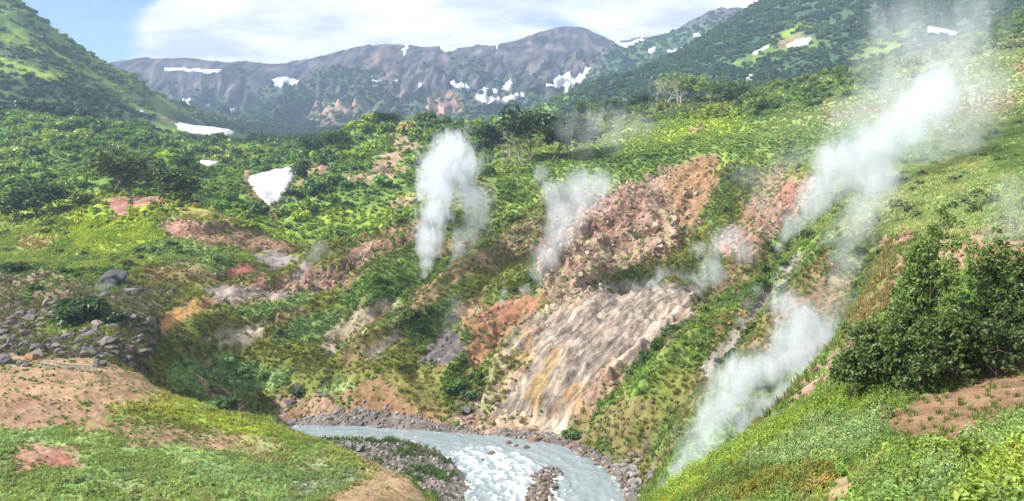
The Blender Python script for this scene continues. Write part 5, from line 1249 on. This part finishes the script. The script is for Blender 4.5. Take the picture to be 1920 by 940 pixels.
for k in range(70):
    px, py = random.gauss(1170, 22), random.gauss(890, 16)
    c_, cw = random.choice([((.3,.28,.26), 'pale grey'), ((.2,.185,.18), 'grey'), ((.24,.2,.18), 'warm grey')]); s_ = random.uniform(.25, .9)
    lab = f"{'large' if s_ > .7 else 'mid-sized' if s_ > .45 else 'small'} {cw} stone at the {'left side' if px < 1160 else 'right side' if px > 1182 else 'centre'} of the pile right of the river"
    p = at(px, py, 100, 135); rock(p, s_, lab, 'stones of the grey pile', c_, name='pile_stone', cat='stone')
n_ = 0
while n_ < 120:
    px, py = random.uniform(975, 1060), random.uniform(872, 945)
    w = water_pt(px, py)
    if poly_sdf(BAR, np.array([w.x]), np.array([w.y]))[0] < -.2: n_ += .02; continue
    c_, cw = random.choice([((.2,.15,.12), 'brown'), ((.14,.11,.10), 'dark brown'), ((.26,.2,.16), 'pale brown')]); s_ = random.uniform(.15, .6)
    lab = f"{'large' if s_ > .45 else 'mid-sized' if s_ > .3 else 'small'} {cw} cobble on the {'upstream tip' if py < 895 else 'downstream end' if py > 922 else 'middle'} of the island bar"
    p = Vector((w.x, w.y, float(ground(w.x, w.y)))); rock(p, s_, lab, 'cobbles of the island bar', c_, name='cobble', cat='stone'); n_ += 1
# stump-like grey rock on the gravel bar
for (px, py, lab) in [(655,842,'upright grey rock post on the gravel bar by the path, left one'),(676,846,'upright grey rock post on the gravel bar by the path, right one')]:
    p = at(px, py, 100, 150); o = rock(p, 1.0, lab, color=(.2,.19,.19), name='standing_rock'); o.scale = (.8, .75, .95); o.location = p + Vector((0, 0, .35))
# gravel on the bars (uncountable)
def pebble(seed):
    me = rock_mesh(seed, 1, 5); me.materials.clear(); me.materials.append(M_PEB); return bpy.data.objects.new('pebble', me)
M_PEB, N, L = new_mat('pebbles'); _o = N.new('ShaderNodeOutputMaterial'); _b = N.new('ShaderNodeBsdfPrincipled'); _b.inputs['Roughness'].default_value = .85; _a = N.new('ShaderNodeAttribute'); _a.attribute_type = 'INSTANCER'; _a.attribute_name = 'pcol'; L.new(_a.outputs['Color'], _b.inputs['Base Color']); L.new(_b.outputs[0], _o.inputs[0])
PEB = [pebble(500 + k) for k in range(4)]
dens = ((sd > np.where(NEARSIDE, -15, -2.5)) & (sd < .3) & (DD > 92) & (DD < 145) & (Z < -37.4)) * (.3 + .7 * patchy) * 3.0
P, c, i, j = sample(dens); g = RNG.uniform(.06, .24, (len(P), 1)); scatter('river_gravel', 'grey-brown gravel and cobbles on the river bars', PEB, P, RNG.uniform(.1, .42, len(P)) , g * np.array([1.06, .97, .92]) * RNG.uniform(.9, 1.1, (len(P), 3)), .6, 'gravel')
P, c, i, j = sample(((sd > -15) & (sd < -1.5) & NEARSIDE & (DD > 92) & (Z < -36.8)) * sstep(.35, .9, patchy) * 1.6); scatter('bar_grass', 'green grass tufts growing on the gravel bar', GRASS, P, RNG.uniform(.5, 1.2, len(P)), np.array([.075, .13, .028]) * RNG.uniform(.7, 1.3, (len(P), 1)))
dens = (ROCK > .3) * (DD > 56) * (DD < 230) * (sd < -.5) * ROCK * .55 * (PX > -20)
P, c, i, j = sample(dens * (1 - wallw)); scatter('slope_rubble', 'loose stones strewn over the bare slopes', PEB, P, RNG.uniform(.12, .5, len(P)) * np.clip(P[:, 1] / 150, .4, 1.2), np.clip(c * RNG.uniform(.6, 1.35, (len(P), 1)), .02, .6), .6, 'rubble')
dens = (DD < 46) * (PX > 1000) * (VEG < .3) * 5.0
P, c, i, j = sample(dens); scatter('soil_crumbs', 'small clods and stones on the bare soil of the near shoulder', PEB, P, RNG.uniform(.02, .07, len(P)), np.clip(c * RNG.uniform(.7, 1.5, (len(P), 1)), .02, .6), .6, 'rubble')

# ------------------------------------------------------------------ wooden railing and boardwalk by the boulders
def box_mesh(name, sx_, sy_, sz_, mat):
    bm = bmesh.new(); bmesh.ops.create_cube(bm, size=1); bmesh.ops.scale(bm, vec=(sx_, sy_, sz_), verts=bm.verts); bmesh.ops.bevel(bm, geom=bm.edges[:], offset=min(sx_, sy_, sz_) * .15, segments=1, affect='EDGES')
    me = bpy.data.meshes.new(name); bm.to_mesh(me); bm.free(); me.materials.append(mat); return me
def bar(name, a, b, w, parent, mat=M_WOOD):
    a, b = Vector(a), Vector(b); me = box_mesh(name, w, w * 1.1, (b - a).length, mat); o = link(name, me, parent); o.location = (a + b) / 2; o.rotation_euler = (b - a).to_track_quat('Z', 'Y').to_euler(); return o
def walkway(pxs, label, rail, name):
    pts = []
    for (px, py, d) in pxs:
        u, e = ray(px, py); pts.append(Vector((float(u) * d, d, float(e) * d)))
    o0 = pts[0]; root = bpy.data.objects.new(name, None); COL.objects.link(root); root.location = o0; tag(root, label, 'walkway')
    L_ = [p - o0 for p in pts]; pk = box_mesh('plank', .24, 1.15, .06, M_WOOD)
    for (a, b) in zip(L_[:-1], L_[1:]):
        n = max(1, int((b - a).length / .28)); ang = math.atan2((b - a).y, (b - a).x)
        for k in range(n):
            o = link('plank', pk, root); o.location = a + (b - a) * ((k + .5) / n) + Vector((0, 0, random.uniform(-.012, .012))); o.rotation_euler[2] = ang + random.uniform(-.03, .03)
        for s_ in (-.4, .4):
            nrm = Vector((-(b - a).y, (b - a).x, 0)).normalized() * s_; bar('beam', a + nrm + Vector((0, 0, -.1)), b + nrm + Vector((0, 0, -.1)), .12, root)
        if rail:
            m = 4
            for s_ in (-.58, .58):
                nrm = Vector((-(b - a).y, (b - a).x, 0)).normalized() * s_
                for k in range(m): q = a + (b - a) * (k / (m - 1 + 1e-9)) + nrm; bar('post', q + Vector((0, 0, -.9)), q + Vector((random.uniform(-.04, .04), 0, 1.05)), .11, root)
                bar('rail', a + nrm + Vector((0, 0, 1.0)), b + nrm + Vector((0, 0, 1.0)), .09, root); bar('rail', a + nrm + Vector((0, 0, .55)), b + nrm + Vector((0, 0, .55)), .08, root)
walkway([(84,693,101.5),(130,702,101.0),(178,703,101.5)], 'weathered wooden footbridge with plank deck and railing below the boulders', True, 'footbridge')
walkway([(-40,688,101.5),(30,687,101.5),(82,693,101.6)], 'low pale plank boardwalk leading left from the railed footbridge', False, 'boardwalk')
# dead branches in the steam gully and on the gravel bar
for (px, py, ln, lab, dmin) in [(1300,815,2.6,'bleached dead branch lying in the steam gully',95),(1285,835,2.0,'short bleached stick lying in the steam gully',95),(622,830,3.0,'bleached driftwood pole on the gravel bar',100)]:
    p = at(px, py, dmin, 150); V, F = [], []; rng = np.random.default_rng(int(px)); tips = []
    limbs(V, F, (0, 0, 0), (1, .2, .25), ln * .6, .09, 1, rng, tips, .5, .1, 2); me = mesh_from('dead_branch', np.array(V), np.array(F), M_BARK_PALE); o = link('dead_branch', me, label=lab, cat='branch'); o.location = p + Vector((0, 0, .1)); o.rotation_euler[2] = rng.uniform(0, 6)

# ------------------------------------------------------------------ steam
def steam(label, puffs, density=.10, detail=1.0, soft=.5, name='steam_plume', cover=.50, seed=0):
    """puffs: (photo x, photo y, distance, radius in photo pixels); one closed hull with an uneven fog inside"""
    S_ = []
    for (px, py, d, r) in puffs: u, e = ray(px, py); S_.append((float(u) * d, d, float(e) * d, r * 1.42 / FPX * d))
    A = np.array(S_); o0 = A[:, :3].mean(0); rmin = A[:, 3].min(); rmean = A[:, 3].mean()
    bm = bmesh.new()
    for s in S_: bmesh.ops.create_icosphere(bm, subdivisions=3, radius=s[3], matrix=Matrix.Translation(Vector(s[:3]) - Vector(o0)))
    me = bpy.data.meshes.new('tmp'); bm.to_mesh(me); bm.free(); ob = bpy.data.objects.new('tmp', me); COL.objects.link(ob)
    md = ob.modifiers.new('r', 'REMESH'); md.mode = 'VOXEL'; md.voxel_size = max(rmin * .30, rmean * .1)
    dg = bpy.context.evaluated_depsgraph_get(); hull = bpy.data.meshes.new_from_object(ob.evaluated_get(dg)); bpy.data.objects.remove(ob); hull.materials.clear()
    m, N, L = new_mat(name); out = N.new('ShaderNodeOutputMaterial'); pv = N.new('ShaderNodeVolumePrincipled'); L.new(pv.outputs[0], out.inputs['Volume'])
    pv.inputs['Color'].default_value = (.87, .915, .98, 1); pv.inputs['Anisotropy'].default_value = .15
    tc = N.new('ShaderNodeTexCoord'); p = tc.outputs['Object']
    n1 = N.new('ShaderNodeTexNoise'); n1.inputs['Scale'].default_value = .85 * detail / rmean; n1.inputs['Detail'].default_value = 5; n1.inputs['Roughness'].default_value = .68; n1.inputs['Distortion'].default_value = 1.1
    of = N.new('ShaderNodeVectorMath'); of.operation = 'ADD'; of.inputs[1].default_value = (seed * 31.7, seed * 11.3, 0); L.new(p, of.inputs[0]); st_ = N.new('ShaderNodeMapping'); st_.inputs['Rotation'].default_value = (0, math.radians(28), 0); st_.inputs['Scale'].default_value = (1.25, 1.1, .62); L.new(of.outputs[0], st_.inputs[0]); L.new(st_.outputs[0], n1.inputs['Vector'])
    acc = None
    for s in S_:
        c = Vector(s[:3]) - Vector(o0); ds = N.new('ShaderNodeVectorMath'); ds.operation = 'DISTANCE'; L.new(p, ds.inputs[0]); ds.inputs[1].default_value = c
        f = map_range(N, L, ds.outputs['Value'], s[3] * .95, s[3] * .12, 0, 1)
        if acc is None: acc = f
        else: mx = N.new('ShaderNodeMath'); mx.operation = 'SMOOTH_MAX'; mx.inputs[2].default_value = .25; L.new(acc, mx.inputs[0]); L.new(f, mx.inputs[1]); acc = mx.outputs[0]
    # density = smoothstep(field + noise - cover)
    sm = N.new('ShaderNodeMath'); sm.operation = 'MULTIPLY_ADD'; L.new(map_range(N, L, n1.outputs['Fac'], .28, .72, -.5, .5), sm.inputs[0]); sm.inputs[1].default_value = 1.05; L.new(acc, sm.inputs[2])
    de = map_range(N, L, sm.outputs[0], cover - soft * .4, cover + soft * .85, 0, density * .58, True)
    ed = N.new('ShaderNodeMath'); ed.operation = 'MULTIPLY'; L.new(de, ed.inputs[0]); L.new(map_range(N, L, acc, .02, .25, 0, 1, True), ed.inputs[1]); L.new(ed.outputs[0], pv.inputs['Density'])
    try: m.cycles.volume_step_rate = .55
    except Exception: pass
    hull.materials.append(m); hull.name = name; o = link(name, hull, label=label, cat='steam', group='steam rising from the vents'); o.location = o0
    return o
steam('tall dense white steam column left of the red slope', [(797,515,172,13),(799,495,172,20),(801,468,173,27),(806,440,174,34),(815,400,174,40),(828,355,175,48),(835,315,175,52),(850,285,176,48),(866,315,176,40),(880,370,177,36)], .55, 1.5, .4, seed=1)
steam('second shorter steam column just right of the tall one', [(856,490,179,14),(864,465,179,22),(876,438,180,30),(890,410,180,36),(898,380,181,36)], .28, 1.4, .5, seed=2)
steam('slanting white steam plume rising over the red slope', [(972,572,163,12),(985,545,164,18),(1005,510,166,26),(1025,478,168,34),(1045,445,170,36),(1060,405,172,44),(1090,365,176,52),(1120,350,178,42),(1012,325,178,22),(1040,360,176,34)], .26, 1.5, .5, seed=3)
steam('tiny white steam jet on the red slope', [(941,580,162,9),(942,565,162,8),(945,548,162,9)], .6, 1.2, .5, seed=4)
steam('thin bluish steam over the small grey mound', [(838,622,155,14),(846,600,155,22),(855,580,156,24),(850,560,157,18)], .11, 1.2, .6, seed=5)
steam('low bank of steam drifting over the terrace above the streaked slope', [(1190,545,164,20),(1230,540,165,26),(1270,535,166,30),(1310,530,167,32),(1345,515,168,30),(1240,520,170,24)], .22, 1.4, .5, seed=6)
steam('puff of steam above the terrace by the green spur', [(1330,490,172,26),(1350,462,173,34),(1375,445,174,32),(1390,470,172,30),(1312,465,175,20)], .20, 1.3, .5, seed=7)
steam('huge steam plume drifting to the upper right over the hillside', [(1462,462,166,16),(1478,440,166,24),(1495,415,167,32),(1515,385,168,40),(1540,352,169,50),(1565,320,170,56),(1600,295,172,62),(1640,280,173,62),(1625,340,171,56),(1680,250,175,62),(1720,215,177,60),(1760,180,180,60),(1550,300,174,36),(1650,320,172,46)], .30, 1.7, .45, seed=8)
steam('broad thinning veil of steam high on the right hillside', [(1700,200,190,80),(1760,150,195,100),(1790,250,190,90),(1800,70,200,90),(1660,150,200,70),(1830,170,196,70),(1740,320,188,70),(1700,60,205,80),(1620,220,196,70)], .075, 2.2, .6, seed=9)
steam('steam rising behind the eroded spur left of the alders', [(1570,540,130,36),(1585,500,136,40),(1590,460,140,44),(1605,425,143,50),(1625,385,146,54),(1650,345,150,52),(1560,450,143,30)], .17, 1.5, .5, seed=10)
steam('large white steam cloud billowing from the near gully', [(1248,912,81,20),(1275,885,82,30),(1300,852,84,40),(1325,815,85,48),(1345,775,87,54),(1370,735,88,56),(1395,700,90,52),(1425,760,88,46),(1450,690,92,48),(1490,655,95,56),(1500,605,97,54),(1475,570,98,38),(1525,690,94,48),(1540,630,97,48),(1400,790,87,38),(1480,740,91,44)], .62, 1.7, .45, seed=11)
steam('thin steam veil above the near gully beside the eroded spur', [(1540,620,100,56),(1570,560,105,56),(1530,680,96,46),(1590,500,112,44)], .075, 1.6, .6, seed=12)
steam('thin steam along the hot stream in the upper gully', [(1372,628,128,12),(1388,600,130,15),(1402,570,133,16),(1420,545,136,16)], .20, 1.2, .6, seed=13)
steam('small white steam wisp by the dark dome boulder', [(172,549,150,10),(188,540,150,14),(206,530,151,15),(226,514,152,12)], .22, 1.3, .5, seed=14)
steam('small steam wisp at the head of the stream flats', [(552,530,176,12),(560,515,177,15),(572,498,178,18),(588,480,180,20),(600,465,181,18)], .16, 1.2, .6, seed=15)
steam('pale steam cloud at the right frame edge behind the alders', [(1890,460,95,50),(1900,410,97,54),(1895,360,100,48),(1930,430,96,60),(1860,440,96,36)], .085, 1.4, .6, seed=16)
steam('loose steam drifting before the plateau trees', [(1070,240,236,36),(1115,235,238,44),(1160,235,240,44),(1205,235,242,34),(1090,270,234,34),(1140,262,236,36)], .055, 1.8, .55, seed=17)
steam('tiny steam puff at the right edge of the streaked slope', [(1150,730,136,9),(1150,712,136,12),(1148,695,137,10)], .35, 1.2, .5, seed=18)
steam('faint steam drifting over the right end of the scarp', [(1400,330,205,36),(1440,345,200,36),(1420,380,196,34),(1470,310,205,36),(1500,290,206,34)], .04, 1.6, .6, seed=19)

# ------------------------------------------------------------------ haze
bm = bmesh.new(); bmesh.ops.create_cube(bm, size=1); ZLO, ZHI = float(Z.min()) - 1.5, float(Z.max()) + 9; bmesh.ops.scale(bm, vec=(3700, 2540, ZHI - ZLO), verts=bm.verts)
hz = bpy.data.meshes.new('haze'); bm.to_mesh(hz); bm.free()
m, N, L = new_mat('haze_air'); out = N.new('ShaderNodeOutputMaterial'); pv = N.new('ShaderNodeVolumePrincipled'); L.new(pv.outputs[0], out.inputs['Volume'])
pv.inputs['Color'].default_value = (.50, .68, 1.0, 1); pv.inputs['Density'].default_value = HAZE; pv.inputs['Anisotropy'].default_value = .2
m.cycles.homogeneous_volume = True
hz.materials.append(m); h = link('haze', hz, label='thin bluish mountain haze filling the valley air', cat='haze', kind='stuff'); h.location = (0, 1215, (ZLO + ZHI) / 2); print('haze z', ZLO, ZHI)

# ------------------------------------------------------------------ single out look-alikes that can be counted from the left
_by = {}
for o in list(COL.objects):
    if o.parent is None and 'label' in o and 'category' in o and o.get('kind') is None: _by.setdefault(o['label'], []).append(o)
_ORD = ['leftmost', 'second from left', 'third from left', 'fourth from left', 'fifth from left', 'sixth from left', 'seventh from left', 'eighth from left', 'ninth from left', 'tenth from left', 'eleventh from left', 'twelfth from left', 'thirteenth from left', 'fourteenth from left', 'fifteenth from left', 'sixteenth from left', 'seventeenth from left', 'eighteenth from left', 'nineteenth from left', 'twentieth from left', 'twenty-first from left', 'twenty-second from left', 'twenty-third from left', 'twenty-fourth from left', 'twenty-fifth from left']
for lab, obs in _by.items():
    if 1 < len(obs) <= 26:
        obs.sort(key=lambda o: o.location.x / max(o.location.y, 1))
        for k, o in enumerate(obs):
            t = f"{lab}, {_ORD[k] if k < len(obs) - 1 else 'rightmost'}"
            if len(t.split()) <= 16: o['label'] = t
